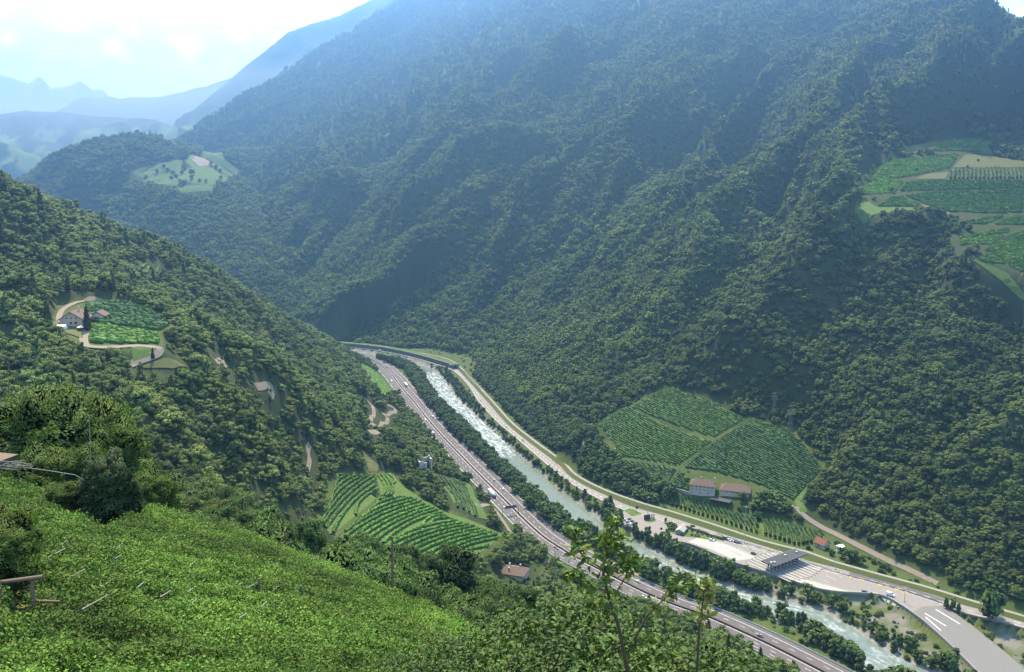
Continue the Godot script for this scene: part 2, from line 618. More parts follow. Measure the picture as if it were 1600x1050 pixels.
func H(x: float, z: float) -> float:
	var p := Vector2(x, z)
	var h := field(fHL, x, z) if z > -1650.0 else -200.0
	if z > -92.0 and z < -16.0 and x < 4.0: h -= 1.6 * (1.0 - smoothstep(78.0, 92.0, -z)) * smoothstep(16.0, 22.0, -z) * (1.0 - smoothstep(-4.0, 4.0, x))
	if z < -70.0 and h > 1.0:
		h += nf.get_noise_2d(x * 1.6, z * 1.6) * clampf(h * 0.12, 0.0, 7.0) * smoothstep(70.0, 200.0, -z)
	if z < -430.0 and z > -1600.0: h = lerpf(h, -30.0, smoothstep(15.0, 24.0, -field(fMw, x, z)))
	var hr := mountain(p)
	var fl0 := 0.0
	var low := h < 12.0 and hr < 12.0
	if low and z < -300.0:
		var dr := absf(field(fRiv, x, z))
		var half := 14.0
		if z > -700.0: half = lerpf(15.0, 12.5, clampf((-z - 500.0) / 200.0, 0.0, 1.0))
		fl0 = -6.0 * (1.0 - smoothstep(half - 1.0, half + 9.0, dr))
		fl0 += nf.get_noise_2d(x * 5.0, z * 5.0) * 0.5
		var m := absf(field(fMw, x, z))
		if m < 19.0: fl0 = lerpf(0.0, fl0, smoothstep(15.0, 19.0, m)) - 0.12 * (1.0 - smoothstep(14.0, 16.0, m))
		var s := absf(field(fSs, x, z))
		if s < 13.0: fl0 = lerpf(-0.5, fl0, smoothstep(8.5, 13.0, s))
		var q := 99.0
		if q < 9.0: fl0 = maxf(fl0, 2.0 * (1.0 - smoothstep(2.2, 7.5, q)) * smoothstep(9.0, 13.0, s))
		if plaza_poly.size() and plaza_box.has_point(p):
			var o := outside(p, plaza_poly)
			if o > 0.4 and z > -690.0 and field(fRiv, x, z) < 0.0 and field(fSs, x, z) > 7.0: fl0 = minf(fl0, -4.3 * smoothstep(0.4, 2.6, o))
			if o < 3.0: fl0 = lerpf(-0.1, fl0, smoothstep(0.5, 3.0, o))
		if absf(field(fMw, x, z)) < 16.5: h = minf(h, -0.12)
	h = maxf(maxf(h, hr), fl0)
	if z < -1500.0: h = maxf(h, crest_height(p, crests))
	for s in shelves:
		if s.box.has_point(p):
			var o := outside(p, s.poly)
			if o < 70.0:
				var pl: Plane = s.plane
				var hp := (pl.d - pl.normal.x * x - pl.normal.z * z) / pl.normal.y
				if o <= 0.0:
					h = hp
				else:
					h = lerpf(clampf(h, hp - o * (s.fill if s.fill > 0.0 else 0.7), hp + o * s.rise), h, smoothstep(10.0, 45.0, o))
	return h

var plaza_poly := PackedVector2Array()
var plaza_box := Rect2()
var notch := []
var ridge_a := Vector3.ZERO
var ridge_b := Vector3.ZERO

func mountain(p: Vector2) -> float:
	var s := field(fS, p.x, p.y)
	if s < -30.0: return -30.0
	var h := s * 0.62
	if s > 0.0:
		var u := p.x * 0.8 + p.y * 0.6
		var v := p.x * 0.6 - p.y * 0.8
		var k := clampf(s / 160.0, 0.0, 1.0)
		var n := nz.get_noise_2d(u / 260.0 + nf.get_noise_2d(p.x * 0.25, p.y * 0.25) * 0.35, v / 1100.0)
		h += (0.34 - absf(n)) * 175.0 * clampf((s - 40.0) / 260.0, 0.0, 1.0) + nf.get_noise_2d(p.x, p.y) * 16.0 * k
		for q in spurs:
			var a: Vector2 = q[0]
			var ab: Vector2 = q[1] - a
			var t := clampf((p - a).dot(ab) / ab.length_squared(), 0.0, 1.0)
			var w := p - a - ab * t
			var d := w.length()
			var side: float = q[3] if ab.cross(w) > 0.0 else q[4]
			if d < side:
				var f: float = 1.0 - d / side
				h += q[2] * (f * f * (3.0 - 2.0 * f)) * (1.0 - 0.3 * absf(t * 2.0 - 1.0))
	# the long ridge that falls to the left; behind it the land drops away
	var e := Vector2(ridge_b.x - ridge_a.x, ridge_b.z - ridge_a.z)
	var w2 := p - Vector2(ridge_a.x, ridge_a.z)
	var tt := w2.dot(e) / e.length_squared()
	var off := e.normalized().cross(w2)            # positive to the right, on the near side
	var cap := lerpf(ridge_a.y, ridge_b.y, tt) + off * (0.75 if off < 0.0 else 1.6) + nf.get_noise_2d(p.x * 0.5, p.y * 0.5) * 22.0
	var dif := clampf(0.5 + 0.5 * (cap - h) / 60.0, 0.0, 1.0)
	h = lerpf(cap, h, dif) - 60.0 * dif * (1.0 - dif)
	if p.x > 500.0 and p.y < -900.0 and notch.size() == 3:       # where the near slope tops out at the upper right
		var best := 1e9
		for i in 2:
			var a := Vector2(notch[i].x, notch[i].z)
			var ab := Vector2(notch[i + 1].x, notch[i + 1].z) - a
			var t := clampf((p - a).dot(ab) / ab.length_squared(), 0.0, 1.0)
			var w := p - a - ab * t
			if w.length() < best:
				best = w.length()
				var sd := w.length() * signf(ab.cross(w))
				cap = lerpf(notch[i].y, notch[i + 1].y, t) + (sd * 1.6 if sd > 0.0 else sd * 0.7)
		h = minf(h, cap)
	return minf(h, 1165.0)

func hit(px: float, py: float, from := 20.0) -> Vector3:   # the ground that the ray meets
	var r := ray(px, py)
	r /= -r.z
	var d := from
	var step := 0.0
	while d < 9000.0:
		var p := CAM + r * d
		if p.y < H(p.x, p.z):
			var lo := d - step
			for i in 8:
				var mid := (lo + d) * 0.5
				var q := CAM + r * mid
				if q.y < H(q.x, q.z): d = mid
				else: lo = mid
			p = CAM + r * d
			return Vector3(p.x, H(p.x, p.z), p.z)
		step = d * 0.008
		d += step
	return CAM + r * 3000.0

func hits(a: Array, from := 90.0) -> PackedVector2Array:
	var o := PackedVector2Array()
	for q in a:
		var p := hit(q[0], q[1], from)
		o.append(Vector2(p.x, p.z))
	return o

func ground_tone(p: Vector3) -> Color:
	var n := nf.get_noise_2d(p.x * 4.0, p.z * 4.0)
	var wood := Color(0.032, 0.045, 0.016)
	var grass := Color(0.05, 0.08, 0.02).lerp(Color(0.075, 0.088, 0.028), clampf(0.4 + n, 0.0, 1.0))
	if -p.z < 100.0: return Color(0.075, 0.1, 0.03).lerp(Color(0.14, 0.13, 0.06), clampf(0.3 + n, 0.0, 0.8))
	if -p.z > 1700.0: return wood
	for s in shelves:
		if s.box.has_point(Vector2(p.x, p.z)) and outside(Vector2(p.x, p.z), s.poly) < 1.0: return grass * (0.62 if -p.z > 820.0 else 0.9)
	if p.y < -2.0 and p.y > -4.6 and p.z > -690.0: return Color(0.15, 0.14, 0.115).lerp(grass, clampf(0.5 + n * 1.5, 0.0, 1.0))
	if p.y < 3.0:
		var dr := absf(field(fRiv, p.x, p.z))
		var wide := 17.0 if p.z < -700.0 else 24.0
		if dr < wide + 4.0: return Color(0.2, 0.19, 0.165).lerp(grass, smoothstep(wide - 3.0, wide + 4.0, dr + n * 8.0))
		return grass
	return grass.lerp(wood, smoothstep(3.0, 7.0, p.y))

func grid_mesh(rows: PackedFloat32Array, b0: float, b1: float, cols: int, hf: Callable, tone: Callable) -> ArrayMesh:
	var v := PackedVector3Array()
	var cc := PackedColorArray()
	var n := PackedVector3Array()
	var idx := PackedInt32Array()
	v.resize(rows.size() * cols)
	n.resize(rows.size() * cols)
	for j in rows.size():
		var d := rows[j]
		for i in cols:
			var x := lerpf(b0, b1, float(i) / (cols - 1)) * d
			v[j * cols + i] = Vector3(x, hf.call(x, -d), -d)
	for q in v: cc.append(tone.call(q))
	for j in rows.size():
		for i in cols:
			var a := v[j * cols + mini(i + 1, cols - 1)] - v[j * cols + maxi(i - 1, 0)]
			var b := v[mini(j + 1, rows.size() - 1) * cols + i] - v[maxi(j - 1, 0) * cols + i]
			n[j * cols + i] = a.cross(b).normalized()
	for j in rows.size() - 1:
		for i in cols - 1:
			var k := j * cols + i
			idx.append_array(PackedInt32Array([k, k + cols, k + cols + 1, k, k + cols + 1, k + 1]))
	var arr := []
	arr.resize(Mesh.ARRAY_MAX)
	arr[Mesh.ARRAY_VERTEX] = v
	arr[Mesh.ARRAY_NORMAL] = n
	arr[Mesh.ARRAY_COLOR] = cc
	arr[Mesh.ARRAY_INDEX] = idx
	var m := ArrayMesh.new()
	m.add_surface_from_arrays(Mesh.PRIMITIVE_TRIANGLES, arr)
	return m

func build_terrain() -> void:
	ridge_a = at(240, 205, 3150)
	ridge_b = at(590, 4, 4050)
	notch = [at(1440, -60, 2150), at(1580, 38, 1440), at(1780, -90, 1400)]
	plaza_poly = fls([[972, 800], [975, 821], [992, 825], [1010, 835], [1032, 841], [1077, 849], [1119, 866], [1154, 880], [1189, 892], [1222, 902], [1254, 913], [1288, 922], [1319, 925], [1350, 927], [1380, 931], [1407, 945], [1432, 962], [1450, 976], [1490, 1012], [1540, 1062], [1620, 1062], [1572, 1020], [1535, 990], [1512, 972], [1495, 960], [1475, 945], [1437, 929], [1375, 911], [1307, 893], [1254, 875], [1190, 855], [1136, 838], [1053, 812], [1000, 796], [985, 794]])
	plaza_box = Rect2(plaza_poly[0], Vector2.ZERO)
	for q in plaza_poly: plaza_box = plaza_box.expand(q)
	plaza_box = plaza_box.grow(26.0)
	# vineyard fan at the foot of the mountain, and the terraces high on the right
	shelf([[1040, 600], [975, 640], [915, 678], [962, 735], [1050, 770], [1240, 795], [1290, 730], [1250, 672], [1150, 640]], [965, 735, 765], [1240, 785, 690], [1060, 612, 905], 0.9)
	shelf([[1335, 330], [1350, 290], [1410, 240], [1420, 222], [1540, 216], [1680, 210], [1680, 440], [1590, 425], [1520, 405], [1475, 340], [1400, 345]], [1345, 335, 985], [1600, 430, 850], [1500, 218, 1330], 1.2)
	shelf([[85, 512], [90, 475], [130, 470], [190, 470], [235, 483], [268, 508], [250, 520], [255, 545], [130, 545]], [95, 512, 462], [250, 540, 455], [180, 470, 530], 1.2)
	shelf([[480, 803], [530, 740], [612, 737], [650, 765], [698, 798], [790, 836], [765, 862], [704, 893], [600, 860], [528, 842]], [500, 805, 505], [611, 742, 640], [775, 842, 590], 0.8)
	spur([1060, 30, 2600], [640, 380, 1830], 45, 240, 130)
	spur([900, 130, 2300], [720, 370, 1800], 85, 150, 75)
	spur([760, 170, 2350], [630, 370, 1830], 60, 130, 70)
	spur([1110, 120, 2150], [850, 370, 1680], 60, 200, 110)
	spur([1330, 120, 1520], [1000, 430, 1330], 40, 140, 90)
	# the shoulder with meadows across the side valley; left to right, the near side is on the right of the line
	crests.append(crest([[-60, 372, 2150], [30, 292, 2250], [90, 240, 2330], [150, 217, 2400], [205, 210, 2450], [258, 219, 2500], [330, 240, 2650], [420, 235, 2900]], 0.62, 0.55, 70.0))
	crests.append(crest([[258, 222, 2500], [300, 252, 2330], [330, 290, 2150], [400, 380, 1900]], 0.6, 0.6, 40.0, 60.0))
	crests.append(crest([[1300, -160, 2800], [1400, -80, 2650], [1480, 0, 2500], [1530, 10, 2450], [1582, 40, 2380], [1660, 130, 2300]], 0.62, 0.7, 40.0, 20.0))
	# cliffs that face the viewer
	crests.append(crest([[700, 232, 1900], [740, 205, 1930], [790, 196, 1930], [850, 205, 1900], [885, 240, 1860]], 2.3, 0.25, 25.0, 4.0))
	crests.append(crest([[622, 275, 1960], [660, 228, 2000], [705, 190, 2040]], 2.3, 0.25, 25.0, 4.0))
	crests.append(crest([[497, 278, 2080], [520, 265, 2080], [548, 268, 2060]], 2.3, 0.3, 15.0, 4.0))
	crests.append(crest([[960, 165, 2050], [1010, 130, 2080], [1050, 120, 2080]], 2.0, 0.3, 20.0, 4.0))
	var rows := PackedFloat32Array()
	var d := 3.0
	while d < 4700.0:
		rows.append(d)
		d *= 1.02 if d < 330.0 else (1.007 if d < 2200.0 else 1.012)
	var g := piece("hillside", grid_mesh(rows, -0.9, 0.9, 400, H, ground_tone), M["earth"])
	tag(g, "", "", "", "structure")
	print("terrain ", rows.size(), " ms ", Time.get_ticks_msec())
# ---------------------------------------------------------------- far country
var far_crests := []
func far_height(x: float, z: float) -> float:
	return crest_height(Vector2(x, z), far_crests)

func far_tone(p: Vector3) -> Color:
	var n := ncl.get_noise_2d(p.x * 0.35, p.z * 0.35)
	var wood := Color(0.035, 0.055, 0.025)
	if p.z < -7000.0: return Color(0.42, 0.4, 0.37)
	if n > 0.02 and p.y < 620.0: return Color(0.15, 0.2, 0.07)
	return wood

func build_far_land() -> void:
	far_crests.append(crest([[300, 175, 4700], [330, 150, 4800], [354, 130, 4900], [390, 98, 5000], [451, 50, 5200], [534, 22, 5400], [620, -20, 5600]], 0.6, 0.9, 60.0))
	far_crests.append(crest([[-80, 186, 5000], [0, 178, 5100], [40, 172, 5200], [100, 176, 5300], [150, 182, 5200], [240, 186, 5000]], 0.42, 0.6, 60.0))
	far_crests.append(crest([[106, 166, 5900], [122, 152, 6000], [140, 150, 6100], [210, 152, 6200], [245, 151, 6200], [270, 147, 6100], [340, 128, 6000], [400, 110, 6000]], 0.8, 0.6, 30.0, 8.0))
	far_crests.append(crest([[-80, 120, 7900], [0, 114, 7900], [20, 120, 7900], [45, 129, 7900], [63, 116, 7900], [80, 136, 7900], [108, 133, 7900], [126, 124, 7900], [146, 139, 7900], [158, 136, 7900], [180, 156, 7900]], 1.3, 1.3, 40.0, 5.0))
	far_crests.append(crest([[-100, 208, 4350], [0, 222, 4300], [60, 246, 4250], [110, 300, 4150]], 0.5, 0.5, 60.0))
	far_crests.append(crest([[1380, -60, 3300], [1490, 0, 3200], [1530, 9, 3150], [1582, 38, 3050], [1680, 110, 2950]], 0.5, 0.7, 50.0))
	var rows := PackedFloat32Array()
	var d := 3900.0
	while d < 6700.0:
		rows.append(d)
		d *= 1.008
	tag(piece("far_hills", grid_mesh(rows, -0.85, -0.1, 260, far_height, far_tone), M["earth"]), "", "", "", "structure")
	rows = PackedFloat32Array()
	d = 7400.0
	while d < 8200.0:
		rows.append(d)
		d *= 1.004
	tag(piece("rocky_mountains", grid_mesh(rows, -0.85, -0.35, 200, far_height, far_tone), M["earth"]), "", "", "", "structure")

# ---------------------------------------------------------------- roads, river
func ribbon(l: PackedVector2Array, a: float, b: float, y: float, lift := false) -> ArrayMesh:   # a band between two offsets of a line
	var s := Shape.new()
	var A := line_offset(l, a)
	var B := line_offset(l, b)
	for i in l.size() - 1:
		var p := [Vector3(A[i].x, y, A[i].y), Vector3(A[i + 1].x, y, A[i + 1].y), Vector3(B[i + 1].x, y, B[i + 1].y), Vector3(B[i].x, y, B[i].y)]
		if lift:
			for k in 4: p[k].y = y + H(p[k].x, p[k].z)
		if (p[1] - p[0]).cross(p[3] - p[0]).y < 0.0: s.quad(p[0], p[1], p[2], p[3])
		else: s.quad(p[3], p[2], p[1], p[0])
	return s.mesh()

func curb(l: PackedVector2Array, a: float, b: float, y0: float, y1: float) -> ArrayMesh:   # a low wall along a line
	var s := Shape.new()
	var A := line_offset(l, a)
	var B := line_offset(l, b)
	for i in l.size() - 1:
		var a0 := Vector3(A[i].x, y0, A[i].y)
		var a1 := Vector3(A[i + 1].x, y0, A[i + 1].y)
		var b0 := Vector3(B[i].x, y0, B[i].y)
		var b1 := Vector3(B[i + 1].x, y0, B[i + 1].y)
		var u := Vector3(0, y1 - y0, 0)
		s.quad(a0, a1, a1 + u, a0 + u)
		s.quad(b1, b0, b0 + u, b1 + u)
		s.quad(a0 + u, a1 + u, b1 + u, b0 + u)
	return s.mesh()

func bank_mesh(l: PackedVector2Array, low: float, high: float, y0: float, y1: float) -> ArrayMesh:   # an earth bank along a line
	var s := Shape.new()
	var o := [line_offset(l, low), line_offset(l, high), line_offset(l, -high), line_offset(l, -low)]
	var y := [y0, y1, y1, y0]
	for i in l.size() - 1:
		for k in 3:
			s.quad(Vector3(o[k][i].x, y[k], o[k][i].y), Vector3(o[k][i + 1].x, y[k], o[k][i + 1].y), Vector3(o[k + 1][i + 1].x, y[k + 1], o[k + 1][i + 1].y), Vector3(o[k + 1][i].x, y[k + 1], o[k + 1][i].y))
	return s.mesh()

func dashes(l: PackedVector2Array, off: float, width: float, on: float, period: float, y: float) -> ArrayMesh:
	var s := Shape.new()
	var o := line_offset(l, off)
	var run := 0.0
	for i in o.size() - 1:
		var a := o[i]
		var b := o[i + 1]
		var len := a.distance_to(b)
		var t := (b - a) / len
		var w := Vector2(-t.y, t.x) * width * 0.5
		var k := ceilf(run / period) * period
		while k < run + len:
			var p := a + t * (k - run)
			var q := p + t * on
			s.quad(Vector3(p.x + w.x, y, p.y + w.y), Vector3(p.x - w.x, y, p.y - w.y), Vector3(q.x - w.x, y, q.y - w.y), Vector3(q.x + w.x, y, q.y + w.y))
			k += period
		run += len
	return s.mesh()

func part_of(l: PackedVector2Array, x0: float, x1: float, z0: float, z1: float) -> PackedVector2Array:
	var o := PackedVector2Array()
	for p in l:
		if p.x >= x0 and p.x <= x1 and p.y >= z0 and p.y <= z1: o.append(p)
	return o

func sheet(outline: PackedVector2Array, step: float, up: float, mat_: Material, called: String, kind := "structure") -> MeshInstance3D:   # a patch of ground laid over the terrain
	var s := Shape.new()
	var b := Rect2(outline[0], Vector2.ZERO)
	for q in outline: b = b.expand(q)
	var x := b.position.x
	while x < b.end.x:
		var z := b.position.y
		while z < b.end.y:
			var cell := PackedVector2Array([Vector2(x, z), Vector2(x + step, z), Vector2(x + step, z + step), Vector2(x, z + step)])
			for poly in Geometry2D.intersect_polygons(cell, outline):
				var ids := Geometry2D.triangulate_polygon(poly)
				for k in range(0, ids.size(), 3):
					var t := []
					for m in 3:
						var p: Vector2 = poly[ids[k + m]]
						t.append(Vector3(p.x, H(p.x, p.y) + up, p.y))
					if (t[1] - t[0]).cross(t[2] - t[0]).y > 0.0: s.tri(t[0], t[2], t[1])
					else: s.tri(t[0], t[1], t[2])
			z += step
		x += step
	if s.v.is_empty():
		print("empty sheet ", called)
		return null
	var o := piece(called, s.mesh(), mat_)
	tag(o, "", "", "", kind)
	return o

func build_floor() -> void:
	# river: turbid green water broken into white rapids
	var rl := smooth_line(riv, 2.5)
	var fo := FastNoiseLite.new()
	fo.seed = 77
	fo.frequency = 0.09
	fo.fractal_octaves = 4
	var s := Shape.new()
	var across := 26
	var pos := []
	var tone := []
	for i in rl.size():
		var t := (rl[mini(i + 1, rl.size() - 1)] - rl[maxi(i - 1, 0)]).normalized()
		var w := Vector2(-t.y, t.x)
		var row := []
		var trow := []
		var z := rl[i].y
		var fast := smoothstep(-1320.0, -1270.0, z) * (1.0 - smoothstep(-905.0, -830.0, z))
		fast = maxf(fast, smoothstep(-640.0, -600.0, z) * (0.5 - 0.15 * smoothstep(-560.0, -480.0, z)))
		for j in across + 1:
			var u := (float(j) / across - 0.5) * lerpf(36.0, 25.0, smoothstep(-800.0, -660.0, z))
			var p := rl[i] + w * u
			var n := fo.get_noise_2d(i * 0.9, u * 2.2)
			var n2 := fo.get_noise_2d(p.x * 2.7 + 300.0, p.y * 2.7)
			var foam := clampf((n * 1.2 + n2 * 0.8 + fast * 0.8 - 0.4 - pow(absf(u) / 18.0, 4.0) * 0.25) * 1.4, 0.0, 1.0) * clampf(fast * 1.4 + 0.06, 0.0, 1.0)
			row.append(Vector3(p.x, -5.0 + n2 * 0.35 * fast + n * 0.3 * fast, p.y))
			trow.append(Color(0.11, 0.13, 0.1).lerp(Color(0.36, 0.38, 0.375), foam * 0.92) * lerpf(0.9, 1.1, clampf(0.5 + n2, 0, 1)))
		pos.append(row)
		tone.append(trow)
	for i in rl.size() - 1:
		for j in across:
			var a: Vector3 = pos[i][j]
			var b: Vector3 = pos[i][j + 1]
			var c: Vector3 = pos[i + 1][j + 1]
			var d: Vector3 = pos[i + 1][j]
			s.tri(a, b, c)
			s.tri(a, c, d)
			var k := s.c.size() - 6
			s.c[k] = tone[i][j]
			s.c[k + 1] = tone[i][j + 1]
			s.c[k + 2] = tone[i + 1][j + 1]
			s.c[k + 3] = tone[i][j]
			s.c[k + 4] = tone[i + 1][j + 1]
			s.c[k + 5] = tone[i + 1][j]
	tag(piece("river", s.mesh(), M["water"]), "", "", "", "structure")
	# motorway: two carriageways, median, barrier, lines
	tag(piece("motorway", curb(mw, 13.4, -13.6, -1.4, 0.0), M["asphalt"]), "", "", "", "structure")
	tag(piece("median_strip", ribbon(mw, 1.1, -1.1, 0.006), M["rust_soil"]), "", "", "", "structure")
	var fine := smooth_line(mw, 4.0)
	for o in [[12.3, "edge_line"], [1.7, "edge_line"], [-1.7, "edge_line"], [-9.3, "edge_line"]]:
		tag(piece("painted_edge_line", ribbon(mw, o[0] + 0.11, o[0] - 0.11, 0.008), M["paint"]), "", "", "", "structure")
	for o in [5.3, 9.0, -5.4]:
		tag(piece("painted_lane_line", dashes(fine, o, 0.18, 4.0, 12.0, 0.01), M["paint"]), "", "", "", "structure")
	tag(piece("painted_lane_line", dashes(fine, -9.3, 0.24, 3.0, 6.5, 0.014), M["paint"]), "", "", "", "structure")
	tag(piece("median_barrier", curb(mw, 0.45, -0.45, 0.0, 0.95), M["rust_steel"]), "dark steel crash barrier along the middle of the motorway", "barrier")
	tag(piece("guard_rail", curb(mw, 13.35, 13.15, 0.0, 0.75), M["steel"]), "grey guard rail along the hill side edge of the motorway", "guard rail")
	tag(piece("guard_rail", curb(mw, -13.3, -13.5, 0.0, 0.75), M["steel"]), "grey guard rail along the river side edge of the motorway", "guard rail")
	tag(piece("shoulder_path", ribbon(part_of(mw, -400, 400, -1400, -560), -13.7, -17.0, 0.02), M["dirt"]), "", "", "", "structure")
	# main road across the river
	tag(piece("main_road", curb(ssr, 5.8, -5.6, -1.4, 0.0), M["worn_asphalt"]), "", "", "", "structure")
	var lower := part_of(ssr, 240, 320, -600, -528)
	tag(piece("road_surface", ribbon(lower, 4.4, -4.8, 0.006), M["asphalt"]), "", "", "", "structure")
	tag(piece("painted_lane_line", dashes(smooth_line(ssr, 4.0), 0.4, 0.3, 4.0, 9.0, 0.012), M["paint"]), "", "", "", "structure")
	tag(piece("painted_edge_line", ribbon(ssr, 4.3, 4.1, 0.012), M["paint"]), "", "", "", "structure")
	tag(piece("railway_bank", bank_mesh(rail, 7.0, 2.0, -0.8, 1.9), M["bank_grass"]), "", "", "", "structure")
	tag(piece("railway_path", ribbon(rail, 1.3, -1.3, 1.92), M["gravel"]), "", "", "", "structure")
	# cut and bright banks
	var bank := PackedVector2Array(part_of(line_offset(rail, 3.2), -400, 420, -1560, -430))
	var bank2 := PackedVector2Array(part_of(line_offset(ssr, -5.6), -400, 420, -1560, -430))
	bank2.reverse()
	bank.append_array(bank2)
	# gallery over the road at the bend, open to the river
	var gl := part_of(ssr, -420, -70, -1560, -1290)
	var g := thing("road_gallery", "long concrete avalanche gallery covering the road at the far bend", "gallery")
	piece("roof_slab", curb(gl, 1.2, -8.0, 5.6, 6.5), M["concrete"], g)
	piece("grass_roof", ribbon(gl, 0.4, -10.0, 6.55), M["meadow"], g)
	piece("back_wall", curb(gl, -5.4, -8.0, 0.0, 5.6), M["concrete"], g)
	var go := line_offset(smooth_line(gl, 7.0), 0.8)
	for q in go:
		var ps := Shape.new()
		ps.box(Vector3(q.x - 0.4, -0.1, q.y - 0.4), Vector3(q.x + 0.4, 5.6, q.y + 0.4), 0.08)
		piece("column", ps.mesh(), M["concrete"], g)
	var gend: Vector2 = gl[-1]
	var ghead := Shape.new()
	ghead.box(Vector3(-7.5, 5.4, -0.6), Vector3(9.5, 7.6, 0.6), 0.1)
	ghead.box(Vector3(5.6, -0.1, -0.8), Vector3(9.5, 7.8, 0.7), 0.1)
	var gp := piece("portal", ghead.mesh(), M["concrete"], g)
	var gt: Vector2 = (gl[-1] - gl[-2]).normalized()
	gp.position = Vector3(gend.x, 0, gend.y)
	gp.rotation.y = atan2(gt.x, gt.y)
	# retaining walls beside the road below the portal
	var below := part_of(ssr, -100, -20, -1290, -1120)
	var rw := piece("retaining_wall", curb(below, -5.6, -6.1, 0.0, 3.2), M["concrete"])
	tag(rw, "pale concrete retaining wall beside the road below the gallery", "wall")

func build_paths() -> void:
	# tracks that climb the left hillside, seen between the trees
	path([[138, 510], [131, 528], [134, 540], [150, 543], [180, 543], [215, 541], [240, 543], [250, 549], [238, 557], [220, 563], [207, 571], [212, 576]], 4.2, "farm_track", 10.0)
	path([[98, 510], [92, 500], [98, 485], [118, 474], [140, 470], [165, 471]], 3.0, "farm_track")
	path([[335, 563], [345, 565], [352, 567], [349, 574], [352, 582], [356, 590]], 3.4, "hill_track", 12.0)
	path([[400, 605], [415, 603], [424, 604], [426, 610], [423, 620]], 3.4, "hill_track", 12.0)
	path([[570, 622], [582, 635], [584, 648], [574, 660], [580, 666], [596, 664], [606, 655], [600, 648], [612, 645], [618, 640], [605, 633]], 3.8, "hill_track", 16.0)
	path([[576, 674], [584, 676], [592, 675]], 6.0, "parking_place", 16.0)
	path([[484, 695], [481, 705], [484, 718], [481, 735]], 2.6, "rocky_scar", 14.0)
	path([[745, 790], [765, 790], [780, 806], [790, 820], [797, 832]], 4.0, "field_track", 10.0)
	path([[850, 875], [858, 880], [868, 884]], 5.0, "field_track")
	path([[1236, 790], [1250, 800], [1280, 822], [1310, 837], [1345, 855], [1385, 875], [1425, 893], [1465, 913]], 3.6, "forest_track")
	path([[905, 680], [910, 690], [916, 695]], 3.5, "field_track")
	path([[962, 700], [968, 712], [962, 724]], 4.0, "field_track")
	path([[1405, 312], [1440, 321], [1470, 330], [1488, 336]], 4.0, "field_track")

func path(px: Array, wide: float, called: String, open := 0.0) -> void:
	var l := smooth_line(hits(px, 130.0), 2.0)
	var o := piece(called, ribbon(l, wide * 0.5, -wide * 0.5, 0.45, true), M["dirt"])
	tag(o, "", "", "", "structure")
	var a := line_offset(l, wide * 0.5 + 2.0)
	var b := line_offset(l, -wide * 0.5 - 5.0)
	if open > 0.0:
		for q in l: low_zone(PackedVector2Array([q + Vector2(-7, -4), q + Vector2(7, -4), q + Vector2(7, 3) - q.normalized() * open, q + Vector2(-7, 3) - q.normalized() * open]))
	if b[0].y < a[0].y: pass
	b.reverse()
	a.append_array(b)
	if not Geometry2D.triangulate_polygon(a).is_empty(): keep_clear(a, 0.0)
	else:
		for i in l.size() - 1:
			var t := (l[i + 1] - l[i]).normalized() * 4.0
			var w := Vector2(-t.y, t.x).normalized() * (wide * 0.5 + 3.5)
			keep_clear(PackedVector2Array([l[i] - t + w, l[i + 1] + t + w, l[i + 1] + t - w, l[i] - t - w]), 0.0)
# ---------------------------------------------------------------- meadows and vineyards
func vine_row(a: Vector2, b: Vector2, wide: float, tall: float, step: float, s: Shape, tone: Color) -> void:   # one hedge of vines that follows the ground
	var len := a.distance_to(b)
	var k := maxi(2, int(len / step))
	var t := (b - a) / len
	var w := Vector2(-t.y, t.x)
	var prev := []
	for i in k + 1:
		var p := a + t * (len * i / k) + w * row_bend * 4.0 * (float(i) / k) * (1.0 - float(i) / k)
		var g := H(p.x, p.y)
		var hgt := tall * rnd(0.86, 1.12)
		var ww := wide * rnd(0.85, 1.15)
		if rng.randf() < 0.012: hgt *= 0.45
		var row := []
		for q in [[-0.5, 0.25], [-0.62, 0.7], [-0.2, 1.0], [0.25, 0.96], [0.6, 0.65], [0.48, 0.25]]:
			var o: Vector2 = p + w * (q[0] * ww * rnd(0.8, 1.25)) + t * rnd(-0.3, 0.3)
			row.append(Vector3(o.x, g + q[1] * hgt * rnd(0.88, 1.12), o.y))
		if prev.size():
			for j in 5:
				s.col = tone * rnd(0.8, 1.2)
				s.quad(prev[j], prev[j + 1], row[j + 1], row[j])
				if rng.randf() < 0.5:                       # shoots that stand out of the hedge
					var m: Vector3 = (prev[j] + row[j + 1]) * 0.5
					var d := rdir() * step * 0.45
					d.y = absf(d.y)
					s.col = tone * rnd(0.8, 1.35)
					s.tri(prev[j], m + d + Vector3(w.x, 0.3, w.y) * rnd(-0.3, 0.3), row[j + 1])
		prev = row

